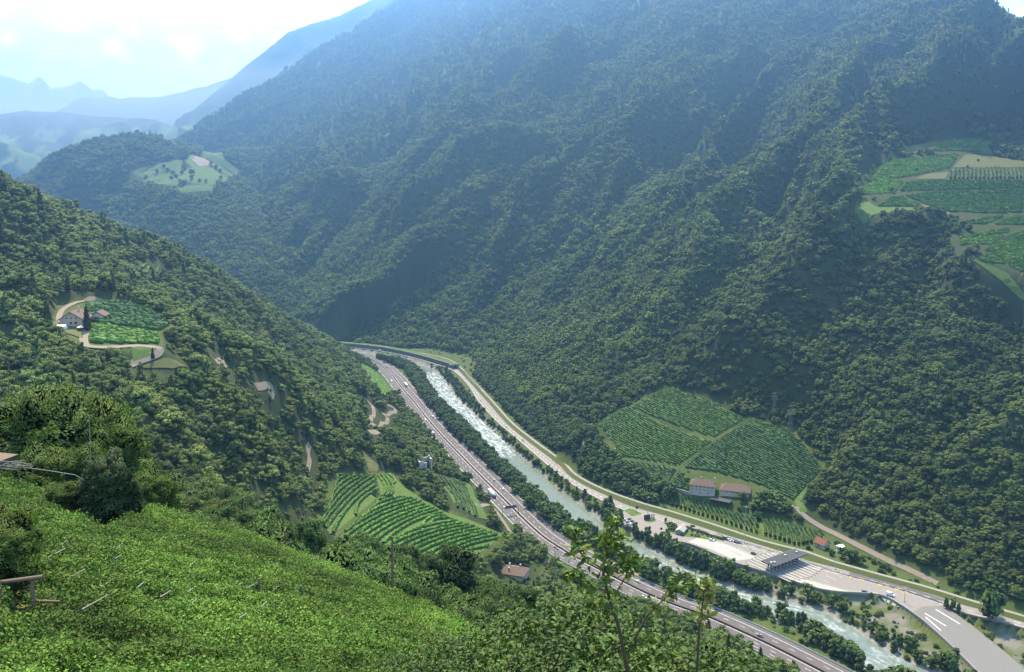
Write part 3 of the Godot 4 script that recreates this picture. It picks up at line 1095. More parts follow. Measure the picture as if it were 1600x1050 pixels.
var row_count := 0
var row_bend := 0.0
func vineyard(px: Array, d0: Array, d1: Array, spacing: float, wide: float, tall: float, step: float, tone: Color, label: String, group: String, ground: String, single := true, called := "vine_row") -> void:
	var poly := hits(px, 130.0)
	keep_clear(poly, 5.5 if single else 9.0)
	var g := sheet(poly, 9.0, 0.12, M[ground], "field")
	var A := hit(d0[0], d0[1], 130.0)
	var B := hit(d1[0], d1[1], 130.0)
	var t := Vector2(B.x - A.x, B.z - A.z).normalized()
	var w := Vector2(-t.y, t.x)
	var lo := 1e9
	var hi := -1e9
	var l0 := 1e9
	var l1 := -1e9
	for q in poly:
		lo = minf(lo, w.dot(q))
		hi = maxf(hi, w.dot(q))
		l0 = minf(l0, t.dot(q))
		l1 = maxf(l1, t.dot(q))
	var all := Shape.new()
	var n := 0
	var y := lo + spacing * 0.5
	var lines := []
	while y < hi:
		for seg in Geometry2D.intersect_polyline_with_polygon(PackedVector2Array([w * y + t * (l0 - 5.0), w * y + t * (l1 + 5.0)]), poly):
			if seg[0].distance_to(seg[-1]) > 5.0: lines.append([seg[0], seg[-1]])
		y += spacing
	for q in lines:
		n += 1
		var s := Shape.new() if single else all
		vine_row(q[0], q[1], wide, tall, step, s, tone * rnd(0.85, 1.15))
		if single:
			row_count += 1
			var o := piece(called, s.mesh(), M["vine"])
			var where := "first at the foot of" if n == 1 else ("last at the far side of" if n == lines.size() else "in")
			tag(o, label % ordinal(n, lines.size()), "vine row" if called == "vine_row" else "tree row", group)
	if not single:
		tag(piece(called + "s", all.mesh(), M["vine"]), label, "vine rows", group, "stuff")

func ordinal(n: int, _of: int) -> String:
	var names := ["first", "second", "third", "fourth", "fifth", "sixth", "seventh", "eighth", "ninth", "tenth", "eleventh", "twelfth", "thirteenth", "fourteenth", "fifteenth", "sixteenth", "seventeenth", "eighteenth", "nineteenth"]
	var tens := ["", "", "twent", "thirt", "fort", "fift", "sixt", "sevent", "eight", "ninet"]
	if n >= 100: return "hundredth" if n == 100 else ("hundred and " + ordinal(n - 100, 0) if n < 200 else "two hundred and " + ordinal(n - 200, 0) if n > 200 else "two hundredth")
	if n <= names.size(): return names[n - 1]
	return tens[n / 10] + ("ieth" if n % 10 == 0 else "y-" + names[n % 10 - 1])

func meadow(px: Array, mat_: String, step: float, called := "meadow", up := 0.5) -> void:
	var poly := hits(px, 130.0)
	keep_clear(poly, 5.8 if step > 10.0 else 4.0)
	sheet(poly, step, up, M[mat_], called)

func build_fields_and_vines() -> void:
	rng.seed = 303
	var green := Color(0.06, 0.112, 0.022)
	var bright := Color(0.09, 0.17, 0.028)
	var dark := Color(0.042, 0.085, 0.024)
	row_bend = 1.5
	# fan at the foot of the mountain
	vineyard([[1040, 604], [987, 636], [1053, 663], [1116, 684], [1162, 655], [1110, 627]], [970, 636], [1053, 664], 3.0, 1.2, 1.9, 2.6, green, "%s vine row from the bottom in the top block of the big fan vineyard", "vine rows of the big fan vineyard", "vine_soil")
	vineyard([[968, 642], [920, 673], [958, 690], [967, 712], [1060, 727], [1112, 690], [1050, 670]], [970, 640], [1053, 668], 3.0, 1.2, 1.9, 2.6, green, "%s vine row from the bottom in the left middle block of the fan vineyard", "vine rows of the big fan vineyard", "vine_soil")
	vineyard([[1118, 690], [1066, 730], [1120, 738], [1190, 758], [1240, 782], [1284, 734], [1250, 688], [1165, 662]], [970, 640], [1053, 668], 3.0, 1.3, 1.9, 2.8, dark, "%s vine row from the bottom in the wide right block of the fan vineyard", "vine rows of the big fan vineyard", "vine_soil")
	vineyard([[965, 718], [967, 734], [1040, 760], [1058, 732]], [970, 640], [1053, 668], 2.6, 1.3, 1.9, 2.8, dark, "%s vine row from the bottom in the dark lower left block of the fan vineyard", "vine rows of the big fan vineyard", "vine_soil")
	vineyard([[1168, 652], [1238, 675], [1243, 690], [1172, 666]], [1170, 655], [1238, 676], 3.0, 1.2, 1.8, 2.8, green, "%s vine row from the bottom in the strip under the pylons", "vine rows of the big fan vineyard", "vine_soil")
	vineyard([[1047, 757], [1076, 768], [1078, 750], [1062, 737]], [970, 640], [1053, 668], 2.8, 1.2, 1.9, 2.8, dark, "%s vine row from the bottom in the small plot beside the cream house", "vine rows of the big fan vineyard", "vine_soil")
	vineyard([[908, 692], [945, 692], [960, 712], [952, 719]], [915, 692], [952, 716], 3.2, 1.2, 1.8, 2.8, green, "%s vine row from the left in the small plot below the fan vineyard", "vine rows of the big fan vineyard", "vine_soil")
	# orchards between the cream house and the railway path
	vineyard([[1047, 773], [1110, 789], [1180, 812], [1184, 834], [1110, 810], [1046, 790]], [1100, 806], [1093, 786], 3.3, 1.7, 3.2, 2.2, dark * 0.8, "%s fruit tree row from one end in the orchard below the cream house", "fruit tree rows beside the railway path", "vine_soil", true, "orchard_row")
	vineyard([[1186, 808], [1288, 833], [1278, 848], [1245, 853], [1192, 836]], [1240, 848], [1232, 826], 3.3, 1.7, 3.2, 2.2, dark * 0.85, "%s fruit tree row from one end in the orchard beside the red roofed cottage", "fruit tree rows beside the railway path", "vine_soil", true, "orchard_row")
	# spur vineyard left of the motorway
	row_bend = -4.0
	vineyard([[535, 744], [586, 744], [592, 776], [560, 803], [522, 834], [486, 803]], [490, 815], [575, 765], 3.0, 1.3, 2.0, 1.8, green, "%s vine row from the valley side in the dark left block of the spur vineyard", "vine rows of the spur vineyard", "meadow")
	vineyard([[589, 744], [610, 742], [612, 776], [596, 777]], [600, 746], [606, 774], 3.0, 1.3, 2.0, 1.8, bright, "%s vine row from the left in the short upright block of the spur vineyard", "vine rows of the spur vineyard", "meadow")
	vineyard([[533, 838], [598, 783], [640, 777], [696, 803], [690, 812], [600, 850], [565, 850]], [560, 838], [650, 795], 3.3, 1.35, 2.0, 1.8, bright, "%s vine row from the valley side in the middle block of the spur vineyard", "vine rows of the spur vineyard", "meadow")
	vineyard([[590, 856], [700, 810], [782, 838], [760, 858], [704, 886], [640, 880]], [640, 868], [740, 832], 3.6, 1.4, 2.0, 1.8, bright, "%s vine row from the valley side in the sunny right block of the spur vineyard", "vine rows of the spur vineyard", "meadow")
	vineyard([[686, 745], [720, 752], [743, 808], [712, 793]], [700, 752], [732, 804], 4.0, 1.5, 2.0, 2.0, dark, "%s vine row from the left in the narrow plot beside the motorway", "vine rows of the spur vineyard", "meadow")
	vineyard([[556, 563], [585, 580], [611, 611], [606, 620], [592, 616], [576, 592]], [562, 568], [596, 604], 3.2, 1.4, 1.9, 3.0, bright, "%s vine row from the hill in the far strip beside the motorway bend", "vine rows of the far strip", "meadow")
	row_bend = 0.0
	# farm terrace
	vineyard([[134, 474], [190, 473], [235, 485], [266, 508], [248, 519], [150, 505], [136, 496]], [150, 503], [248, 517], 2.8, 1.4, 1.9, 2.4, dark * 1.1, "%s vine row from the bottom in the upper dark block of the farm terrace", "vine rows of the farm terrace", "vine_soil")
	vineyard([[143, 511], [160, 508], [246, 522], [250, 537], [200, 538], [140, 536]], [150, 512], [246, 523], 2.6, 1.5, 1.9, 2.4, bright * 0.95, "%s vine row from the bottom in the lower bright block of the farm terrace", "vine rows of the farm terrace", "meadow")
	vineyard([[222, 413], [250, 412], [246, 428], [225, 432]], [225, 430], [248, 420], 3.4, 1.4, 1.9, 2.6, bright, "%s vine row from the bottom in the small clearing high in the wood", "vine rows of the farm terrace", "meadow")
	# far terraces high on the right
	var zs := func(a: Array) -> Array:
		return a.map(func(q): return [1200 + q[0] * 0.2857, 150 + q[1] * 0.2857])
	for b in [
		[[[905, 255], [1060, 237], [1180, 240], [1170, 300], [905, 302]], 0.0, green * 1.15],
		[[[520, 450], [600, 392], [760, 345], [1045, 318], [990, 395], [770, 440]], 0.0, green * 1.2],
		[[[720, 522], [760, 472], [980, 464], [1500, 468], [1500, 500]], 0.0, dark],
		[[[750, 548], [890, 530], [1500, 508], [1500, 630], [1290, 640], [1010, 636], [880, 600]], 0.0, dark * 1.1],
		[[[605, 602], [690, 545], [740, 556], [850, 608]], 0.0, dark * 1.2],
		[[[965, 672], [1290, 650], [1275, 668], [1180, 700], [1000, 694]], 0.0, green],
		[[[1230, 705], [1330, 660], [1500, 645], [1500, 700]], 0.0, green],
		[[[1045, 770], [1320, 724], [1320, 745], [1050, 780]], 0.0, green],
		[[[1040, 790], [1300, 760], [1220, 812], [1050, 825]], 0.0, green * 1.1],
		[[[1180, 850], [1330, 760], [1500, 720], [1500, 880], [1210, 850]], 0.0, green],
		[[[1150, 905], [1205, 862], [1500, 890], [1500, 1000], [1350, 930]], 0.0, green],
		[[[515, 500], [620, 450], [740, 470], [690, 530], [520, 540]], 0.0, bright * 0.9]]:
		vineyard(zs.call(b[0]), [1450, 330], [1560, 331], 2.5, 1.05, 1.5, 4.5, b[2] * Color(1.6, 1.35, 1.1), "rows of vines on the far terraces high on the right", "far terraces", "vine_soil", false)
	vineyard(zs.call([[1000, 402], [1500, 396], [1500, 452], [985, 455]]), [1500, 278], [1500, 264], 5.0, 2.2, 3.2, 3.0, dark * 0.8, "rows of fruit trees on the far terraces high on the right", "far terraces", "vine_soil", false, "orchard_row")
	meadow(zs.call([[1010, 392], [1080, 322], [1160, 322], [1500, 372], [1500, 390], [1230, 394]]), "dry_grass", 9.0, "dry_meadow")
	meadow(zs.call([[800, 455], [870, 427], [990, 417], [970, 455]]), "dry_grass", 9.0, "dry_meadow")
	meadow(zs.call([[735, 262], [900, 256], [900, 305], [770, 318], [735, 300]]), "dry_grass", 9.0, "dry_meadow")
	meadow(zs.call([[1178, 245], [1220, 250], [1222, 318], [1170, 310]]), "meadow", 9.0)
	meadow(zs.call([[470, 640], [520, 560], [600, 610], [790, 610], [800, 635], [600, 645], [490, 655]]), "meadow", 9.0)
	meadow(zs.call([[1050, 905], [1150, 920], [1500, 1010], [1500, 1040], [1310, 970]]), "meadow", 9.0)
	# clearings, grass slopes
	meadow([[611, 742], [622, 752], [646, 772], [694, 800], [740, 815], [785, 836], [783, 841], [700, 808], [640, 776], [614, 778]], "meadow", 4.0)
	meadow([[722, 752], [735, 758], [757, 800], [770, 815], [748, 810]], "meadow", 5.0)
	meadow([[567, 705], [592, 728], [590, 738], [576, 738]], "dry_grass", 5.0, "dry_meadow")
	meadow([[205, 543], [245, 545], [235, 557], [208, 566]], "meadow", 5.0)
	meadow([[212, 576], [260, 560], [295, 575], [270, 577]], "dry_grass", 5.0, "dry_meadow")
	meadow([[78, 502], [90, 503], [105, 510], [130, 512], [130, 530], [95, 518]], "dry_grass", 5.0, "farmyard")
	meadow([[0, 455], [22, 462], [38, 470], [30, 476], [0, 470]], "meadow", 5.0)
	meadow([[1240, 784], [1262, 730], [1275, 740], [1250, 785], [1262, 802], [1250, 800]], "meadow", 6.0)
	# shoulder with meadows across the side valley
	meadow([[200, 277], [232, 262], [270, 250], [284, 251], [282, 268], [290, 280], [276, 290], [262, 290], [235, 284]], "meadow", 14.0)
	meadow([[282, 270], [300, 262], [290, 252], [318, 240], [336, 238], [350, 250], [372, 264], [362, 276], [352, 284], [330, 290], [300, 287], [290, 281]], "meadow", 14.0)
	meadow([[276, 295], [290, 290], [318, 289], [336, 292], [330, 298], [284, 302]], "meadow", 14.0)
	meadow([[300, 250], [320, 247], [334, 258], [312, 261]], "dirt", 14.0, "ploughed_field", 1.0)
	meadow([[245, 211], [262, 209], [276, 212], [274, 226], [258, 219]], "meadow", 14.0)
	print("rows ", row_count, " ms ", Time.get_ticks_msec())
# ---------------------------------------------------------------- buildings
func g3(p: Vector2) -> Vector3:
	return Vector3(p.x, H(p.x, p.y), p.y)

# one wing: walls w wide (x) and l long (z), eaves at e, ridge along z at r; hip: how far the ridge is drawn in at each end
func wing(root: Node3D, o: Vector3, w: float, l: float, e: float, r: float, hip: float, wall: String, roof: String, over := 0.7) -> void:
	var s := Shape.new()
	s.hull([Vector2(o.x - w / 2, o.z - l / 2), Vector2(o.x + w / 2, o.z - l / 2), Vector2(o.x + w / 2, o.z + l / 2), Vector2(o.x - w / 2, o.z + l / 2)], -3.0, e)
	for q in [-1.0, 1.0]:
		if hip < 0.1:
			var z: float = o.z + q * l / 2
			var a := Vector3(o.x - w / 2, e, z)
			var b := Vector3(o.x + w / 2, e, z)
			var c := Vector3(o.x, r - 0.25, z)
			if q > 0: s.tri(a, c, b)
			else: s.tri(a, b, c)
	piece("wall", s.mesh(), M[wall], root)
	var t := Shape.new()
	var x0 := o.x - w / 2 - over
	var x1 := o.x + w / 2 + over
	var z0 := o.z - l / 2 - over
	var z1 := o.z + l / 2 + over
	var ey := e - over * (r - e) / (w / 2) + 0.1
	for up in [0.0, -0.22]:                      # tiles above, boards below
		var y: float = ey + up
		var a := Vector3(x0, y, z0)
		var b := Vector3(x1, y, z0)
		var c := Vector3(x1, y, z1)
		var d := Vector3(x0, y, z1)
		var h := hip if hip > 0.1 else 0.0
		var m := Vector3(o.x, r + up, z0 + h)
		var n := Vector3(o.x, r + up, z1 - h)
		if up == 0.0:
			t.quad(d, a, m, n)
			t.quad(b, c, n, m)
			if h > 0.0:
				t.tri(a, b, m)
				t.tri(c, d, n)
		else:
			t.quad(n, m, a, d)
			t.quad(m, n, c, b)
	for q in [[Vector3(x0, ey, z0), Vector3(x1, ey, z0)], [Vector3(x1, ey, z0), Vector3(x1, ey, z1)], [Vector3(x1, ey, z1), Vector3(x0, ey, z1)], [Vector3(x0, ey, z1), Vector3(x0, ey, z0)]]:
		if hip < 0.1 and absf(q[0].z - q[1].z) < 0.01: continue
		t.quad(q[0] - Vector3(0, 0.22, 0), q[1] - Vector3(0, 0.22, 0), q[1], q[0])
	piece("roof", t.mesh(), M[roof], root)

func window(root: Node3D, p: Vector3, face: Vector3, w: float, h: float, frame := "paint") -> void:   # a window set in a wall that looks along face
	var o := Node3D.new()
	o.name = "window"
	root.add_child(o, true)
	o.position = p
	o.rotation.y = atan2(face.x, face.z)
	var s := Shape.new()
	s.box(Vector3(-w / 2 - 0.12, -h / 2 - 0.2, -0.1), Vector3(w / 2 + 0.12, -h / 2, 0.12))
	s.box(Vector3(-w / 2 - 0.12, h / 2, -0.1), Vector3(w / 2 + 0.12, h / 2 + 0.12, 0.07))
	s.box(Vector3(-w / 2 - 0.12, -h / 2, -0.1), Vector3(-w / 2, h / 2, 0.06))
	s.box(Vector3(w / 2, -h / 2, -0.1), Vector3(w / 2 + 0.12, h / 2, 0.06))
	piece("frame", s.mesh(), M[frame], o)
	var g := Shape.new()
	g.box(Vector3(-w / 2, -h / 2, -0.05), Vector3(w / 2, h / 2, 0.02))
	piece("pane", g.mesh(), M["window_dark"], o)

func chimney(root: Node3D, p: Vector3, h := 2.0, w := 0.8) -> void:
	var s := Shape.new()
	s.box(p + Vector3(-w / 2, -1.5, -w / 2), p + Vector3(w / 2, h, w / 2), 0.05)
	s.box(p + Vector3(-w / 2 - 0.1, h, -w / 2 - 0.1), p + Vector3(w / 2 + 0.1, h + 0.2, w / 2 + 0.1), 0.05)
	piece("chimney", s.mesh(), M["old_wall"], root)

func build_buildings() -> void:
	# white farmhouse on the left terrace, gable towards the valley
	var p := hit(112, 511)
	var f := thing("farmhouse", "white farmhouse with steep brown half-hipped roof on the left hillside terrace", "house", p, 0.18)
	wing(f, Vector3(0, 0, -9), 13.6, 18, 5.2, 9.8, 0.0, "render_wall", "roof_tile", 1.3)
	for q in [-2.6, 0.2, 3.0]: window(f, Vector3(q, 5.6, 0.0), Vector3(0, 0, 1), 1.0, 1.2)
	for q in [-0.2, 2.6]: window(f, Vector3(q, 2.6, 0.0), Vector3(0, 0, 1), 1.3, 1.3, "timber")
	for q in [-15, -11, -7, -3]: window(f, Vector3(6.8, 2.9, q), Vector3(1, 0, 0), 1.0, 1.2)
	chimney(f, Vector3(2.0, 9.2, -10))
	f.scale = Vector3.ONE * 0.88
	p = hit(146, 503)
	var an := thing("farm_annex", "low brown roofed annex behind the conifer beside the white farmhouse", "shed", p + Vector3(0, 0, -8), 0.2)
	wing(an, Vector3.ZERO, 7, 10, 3.2, 5.6, 0.0, "old_wall", "roof_tile")
	window(an, Vector3(0, 1.8, 5.0), Vector3(0, 0, 1), 1.0, 1.0, "timber")
	p = hit(127, 517)
	var um := thing("sunshade", "red and white sunshade on the farm terrace", "parasol", p)
	var s := Shape.new()
	s.tube(Vector3(0, 0, 0), Vector3(0, 2.7, 0), 0.05, 0.05)
	piece("pole", s.mesh(), M["steel"], um)
	for k in 8:
		var t0 := TAU * k / 8
		var t1 := TAU * (k + 1) / 8
		s = Shape.new()
		var a := Vector3(cos(t0) * 2.2, 2.1, sin(t0) * 2.2)
		var b := Vector3(cos(t1) * 2.2, 2.1, sin(t1) * 2.2)
		s.tri(Vector3(0, 2.9, 0), b, a)
		s.tri(Vector3(0, 2.84, 0), a, b)
		piece("canopy_panel", s.mesh(), M["red_cloth" if k % 2 else "white_sheet"], um)
	p = hit(97, 514)
	s = Shape.new()
	s.box(Vector3(-2.4, 0.1, -1.5), Vector3(2.4, 1.7, 1.5), 0.2)
	s.quad(Vector3(-2.6, 1.6, 1.7), Vector3(-2.6, 2.4, 0), Vector3(2.6, 2.4, 0), Vector3(2.6, 1.6, 1.7))
	s.quad(Vector3(-2.6, 2.4, 0), Vector3(-2.6, 1.6, -1.7), Vector3(2.6, 1.6, -1.7), Vector3(2.6, 2.4, 0))
	var tp := piece("tarpaulin_stack", s.mesh(), M["white_sheet"])
	tp.position = p
	tag(tp, "white tarpaulin over a stack below the farmhouse wall", "tarpaulin")

	keep_clear(hits([[775, 884], [832, 880], [840, 905], [785, 910]], 130.0), 0.0)
	keep_clear(hits([[84, 488], [140, 488], [142, 530], [118, 530], [84, 522]], 130.0), 2.0)
	keep_clear(hits([[1066, 738], [1178, 744], [1180, 790], [1120, 795], [1066, 780]], 130.0), 0.0)
	# cream house of two wings at the foot of the fan vineyard
	p = hit(1097, 774)
	var h := thing("country_house", "large cream house with two brown hipped roofs below the fan vineyard", "house", p, 0.0)
	h.rotation.y = -0.33
	wing(h, Vector3(0, 0, -6), 12.5, 21, 9.4, 13.4, 5.5, "render_wall", "roof_tile", 1.0)
	h.get_node("wall").rotation.y = PI / 2
	h.get_node("roof").rotation.y = PI / 2
	h.get_node("wall").position = Vector3(6, 0, -6)
	h.get_node("roof").position = Vector3(6, 0, -6)
	# after the quarter turn the long wall looks along +z at z = 0.25
	for k in 6:
		for y in [2.2, 5.0, 7.8]:
			if y < 3.0 and k % 2: continue
			window(h, Vector3(-8.6 + k * 3.4, y, 0.25), Vector3(0, 0, 1), 1.1, 1.5)
	for k in 2:
		for y in [5.0, 7.8]: window(h, Vector3(10.5, y, -2.6 - k * 5), Vector3(1, 0, 0), 1.1, 1.5)
	chimney(h, Vector3(-2, 12.4, -7))
	chimney(h, Vector3(9.5, 10.8, -8.5), 3.4, 1.0)
	var lower := Node3D.new()
	lower.name = "lower_wing"
	h.add_child(lower, true)
	lower.position = Vector3(27.5, 0, -9)
	lower.rotation.y = PI / 2
	wing(lower, Vector3.ZERO, 14, 24, 6.8, 10.8, 5.5, "render_wall", "roof_tile", 1.0)
	for k in 3:
		window(h, Vector3(40.5, 4.8, -13 + k * 4.0), Vector3(1, 0, 0), 1.1, 1.4)
		window(h, Vector3(20.5 + k * 4.6, 4.8, -2.0), Vector3(0, 0, 1), 1.1, 1.4)
	var sh := thing("shed_roof", "flat grey lean-to roof on posts in front of the cream house", "shed", hit(1126, 787), -0.6)
	s = Shape.new()
	s.hull([Vector2(-9, -4), Vector2(9, -4), Vector2(9, 4), Vector2(-9, 4)], 3.6, 3.9)
	piece("roof", s.mesh(), M["grey_roof"], sh)
	for q in [[-8.4, -3.5], [8.4, -3.5], [-8.4, 3.5], [8.4, 3.5], [0, 3.5]]:
		s = Shape.new()
		s.box(Vector3(q[0] - 0.12, -2.5, q[1] - 0.12), Vector3(q[0] + 0.12, 3.6, q[1] + 0.12))
		piece("post", s.mesh(), M["timber"], sh)
	s = Shape.new()
	s.box(Vector3(-8.8, -2.0, -3.9), Vector3(8.8, 3.4, -3.6))
	piece("back_wall", s.mesh(), M["old_wall"], sh)
	# terrace wall in front of the house
	var tl := smooth_line(hits([[1047, 762], [1062, 768], [1078, 775]], 130.0), 4.0)
	var tw := piece("terrace_wall", curb(tl, 0.3, -0.3, H(tl[0].x, tl[0].y) - 2.0, H(tl[0].x, tl[0].y) + 1.2), M["concrete"])
	tag(tw, "pale garden wall on the left of the cream house", "wall")

	# red roofed cottage by the railway path
	p = hit(1289, 857)
	var c := thing("cottage", "small stone cottage with red tiled roof between orchard and railway path", "house", p, 0.5)
	wing(c, Vector3(0, 0, -3), 7.5, 9, 4.0, 7.2, 0.0, "old_wall", "red_tile")
	chimney(c, Vector3(1.2, 6.2, -3), 1.6, 0.7)
	window(c, Vector3(-1.5, 2.2, 1.5), Vector3(0, 0, 1), 0.9, 1.1, "timber")
	window(c, Vector3(1.6, 2.2, 1.5), Vector3(0, 0, 1), 0.9, 1.1, "timber")
	window(c, Vector3(-3.75, 2.2, -3), Vector3(-1, 0, 0), 0.9, 1.1, "timber")
	p = hit(1312, 857)
	s = Shape.new()
	s.hull([Vector2(-2.6, -2), Vector2(2.6, -2), Vector2(2.6, 2), Vector2(-2.6, 2)], 0.0, 2.0)
	for q in 2:
		pass
	s.quad(Vector3(-3, 1.9, 2.3), Vector3(-3, 3.0, 0), Vector3(3, 3.0, 0), Vector3(3, 1.9, 2.3))
	s.quad(Vector3(-3, 3.0, 0), Vector3(-3, 1.9, -2.3), Vector3(3, 1.9, -2.3), Vector3(3, 3.0, 0))
	var tent := piece("garden_tent", s.mesh(), M["white_sheet"])
	tent.position = p
	tent.rotation.y = 0.5
	tag(tent, "small white garden tent beside the red roofed cottage", "tent")

	# house below the spur vineyard, seen from above
	p = hit(802, 897)
	var b := thing("hip_roof_house", "house with brown hipped roof and pale skylight strip below the spur vineyard", "house", p - Vector3(0, 2.4, 0), 1.25)
	wing(b, Vector3.ZERO, 13, 18, 5.5, 8.4, 5.5, "render_wall", "roof_tile", 1.0)
	for q in [[2.0, 7.6, 4.5], [-3.4, 6.9, -2.0], [3.0, 7.0, -3.5]]: chimney(b, Vector3(q[0], q[1], q[2]), 1.6, 0.9)
	s = Shape.new()
	for q in [1.0]:
		s.quad(Vector3(1.0, 8.1, -4.2), Vector3(1.0, 8.1, 3.6), Vector3(3.4, 7.05, 3.6), Vector3(3.4, 7.05, -4.2))
		s.quad(Vector3(1.0, 8.1, 3.6), Vector3(1.0, 8.1, -4.2), Vector3(3.4, 7.05, -4.2), Vector3(3.4, 7.05, 3.6))
	piece("skylight", s.mesh(), M["white_sheet"], b)
	for k in 4: window(b, Vector3(6.5, 3.0, -6 + k * 4.0), Vector3(1, 0, 0), 1.1, 1.4)
	for k in 3: window(b, Vector3(-4 + k * 4.0, 3.0, 9.0), Vector3(0, 0, 1), 1.1, 1.4)
	var gs := thing("garden_shed", "low grey roofed shed beside the motorway below the hipped house", "shed", hit(877, 916), 0.9)
	wing(gs, Vector3.ZERO, 6, 9, 2.6, 4.0, 0.0, "old_wall", "grey_roof", 0.5)
	window(gs, Vector3(3.0, 1.5, 0), Vector3(1, 0, 0), 0.9, 0.8, "timber")
	# ruin in the wood
	p = hit(662, 731)
	var ru := thing("ruined_house", "roofless grey stone ruin among trees left of the motorway", "ruin", p, 0.4)
	for q in [[[-5, -4], [-3.8, 5], 7.0], [[5.0, -4], [6.2, 4], 8.5], [[-3.8, -4], [5.0, -3.0], 8.0], [[-3.8, 4.0], [1.5, 5], 6.0]]:
		s = Shape.new()
		s.box(Vector3(q[0][0], -3, q[0][1]), Vector3(q[1][0], q[2], q[1][1]), 0.1)
		s.box(Vector3(q[0][0] + 0.1, q[2] - 0.1, q[0][1] + 0.1), Vector3(lerpf(q[0][0], q[1][0], 0.55), q[2] + 1.1, lerpf(q[0][1], q[1][1], 0.5)), 0.1)
		piece("wall", s.mesh(), M["old_wall"], ru)
	window(ru, Vector3(-1.0, 4.0, 5.0), Vector3(0, 0, 1), 1.0, 1.4, "old_wall")
	# villages far up the valley
	var spots := [[72, 194, 1], [78, 197, 1], [85, 198, 0], [92, 201, 1], [99, 205, 0], [104, 210, 1], [110, 214, 0], [116, 218, 1], [40, 212, 1], [24, 208, 0], [88, 210, 0], [95, 216, 1], [150, 199, 0], [165, 196, 1], [64, 209, 0]]
	var proto: Node3D = null
	var says := ["tiny pale house highest in the far village on the green slope", "tiny pale house second highest in the far village", "tiny pale house in the far village below the two highest", "tiny pale house in the upper middle of the far village", "tiny pale house in the very middle of the far village", "tiny pale house in the lower middle of the far village", "tiny pale house near the lower end of the far village", "tiny pale house lowest in the far village", "tiny pale house alone left of the far village", "tiny pale house farthest left on the far green slope", "tiny pale house below the middle of the far village", "tiny pale house above the lowest one of the far village", "tiny pale house under the large far meadow", "tiny pale house at the right edge of the large far meadow", "tiny pale house on the left margin of the far village"]
	for i in spots.size():
		var q: Array = spots[i]
		var w := far_hit(q[0], q[1])
		if proto == null:
			proto = thing("village_house", says[0], "house", w, 0.4, "houses of the far villages")
			wing(proto, Vector3.ZERO, 11, 15, 7, 11, 0.0, "render_wall", "roof_tile")
		else:
			copy_of(proto, w, rnd(-0.8, 0.8), says[i], "", rnd(0.9, 1.5))
	copy_of(proto, hit(160, 214), 0.7, "lone farmhouse on the skyline of the shoulder with meadows", "lone farms", 1.1)

func far_hit(px: float, py: float) -> Vector3:
	var r := ray(px, py)
	r /= -r.z
	var d := 3950.0
	while d < 6800.0:
		var p := CAM + r * d
		if p.y < far_height(p.x, p.z): return p
		d += 15.0
	return CAM + r * 5200.0

# ---------------------------------------------------------------- masts and pylons
func lattice(s: Shape, h: float, w0: float, w1: float, steps: int, r: float) -> void:
	for i in steps:
		var y0 := h * i / steps
		var y1 := h * (i + 1) / steps
		var a := lerpf(w0, w1, float(i) / steps)
		var b := lerpf(w0, w1, float(i + 1) / steps)
		for k in 4:
			var d0 := Vector2(1, 1).rotated(PI / 2 * k) * 0.5
			var d1 := Vector2(1, 1).rotated(PI / 2 * (k + 1)) * 0.5
			var p := Vector3(d0.x * a, y0, d0.y * a)
			var q := Vector3(d1.x * b, y1, d1.y * b)
			s.tube(p, Vector3(d0.x * b, y1, d0.y * b), r, r, 4)
			s.tube(p, q, r * 0.6, r * 0.6, 4)
			s.tube(Vector3(d0.x * b, y1, d0.y * b), q, r * 0.6, r * 0.6, 4)

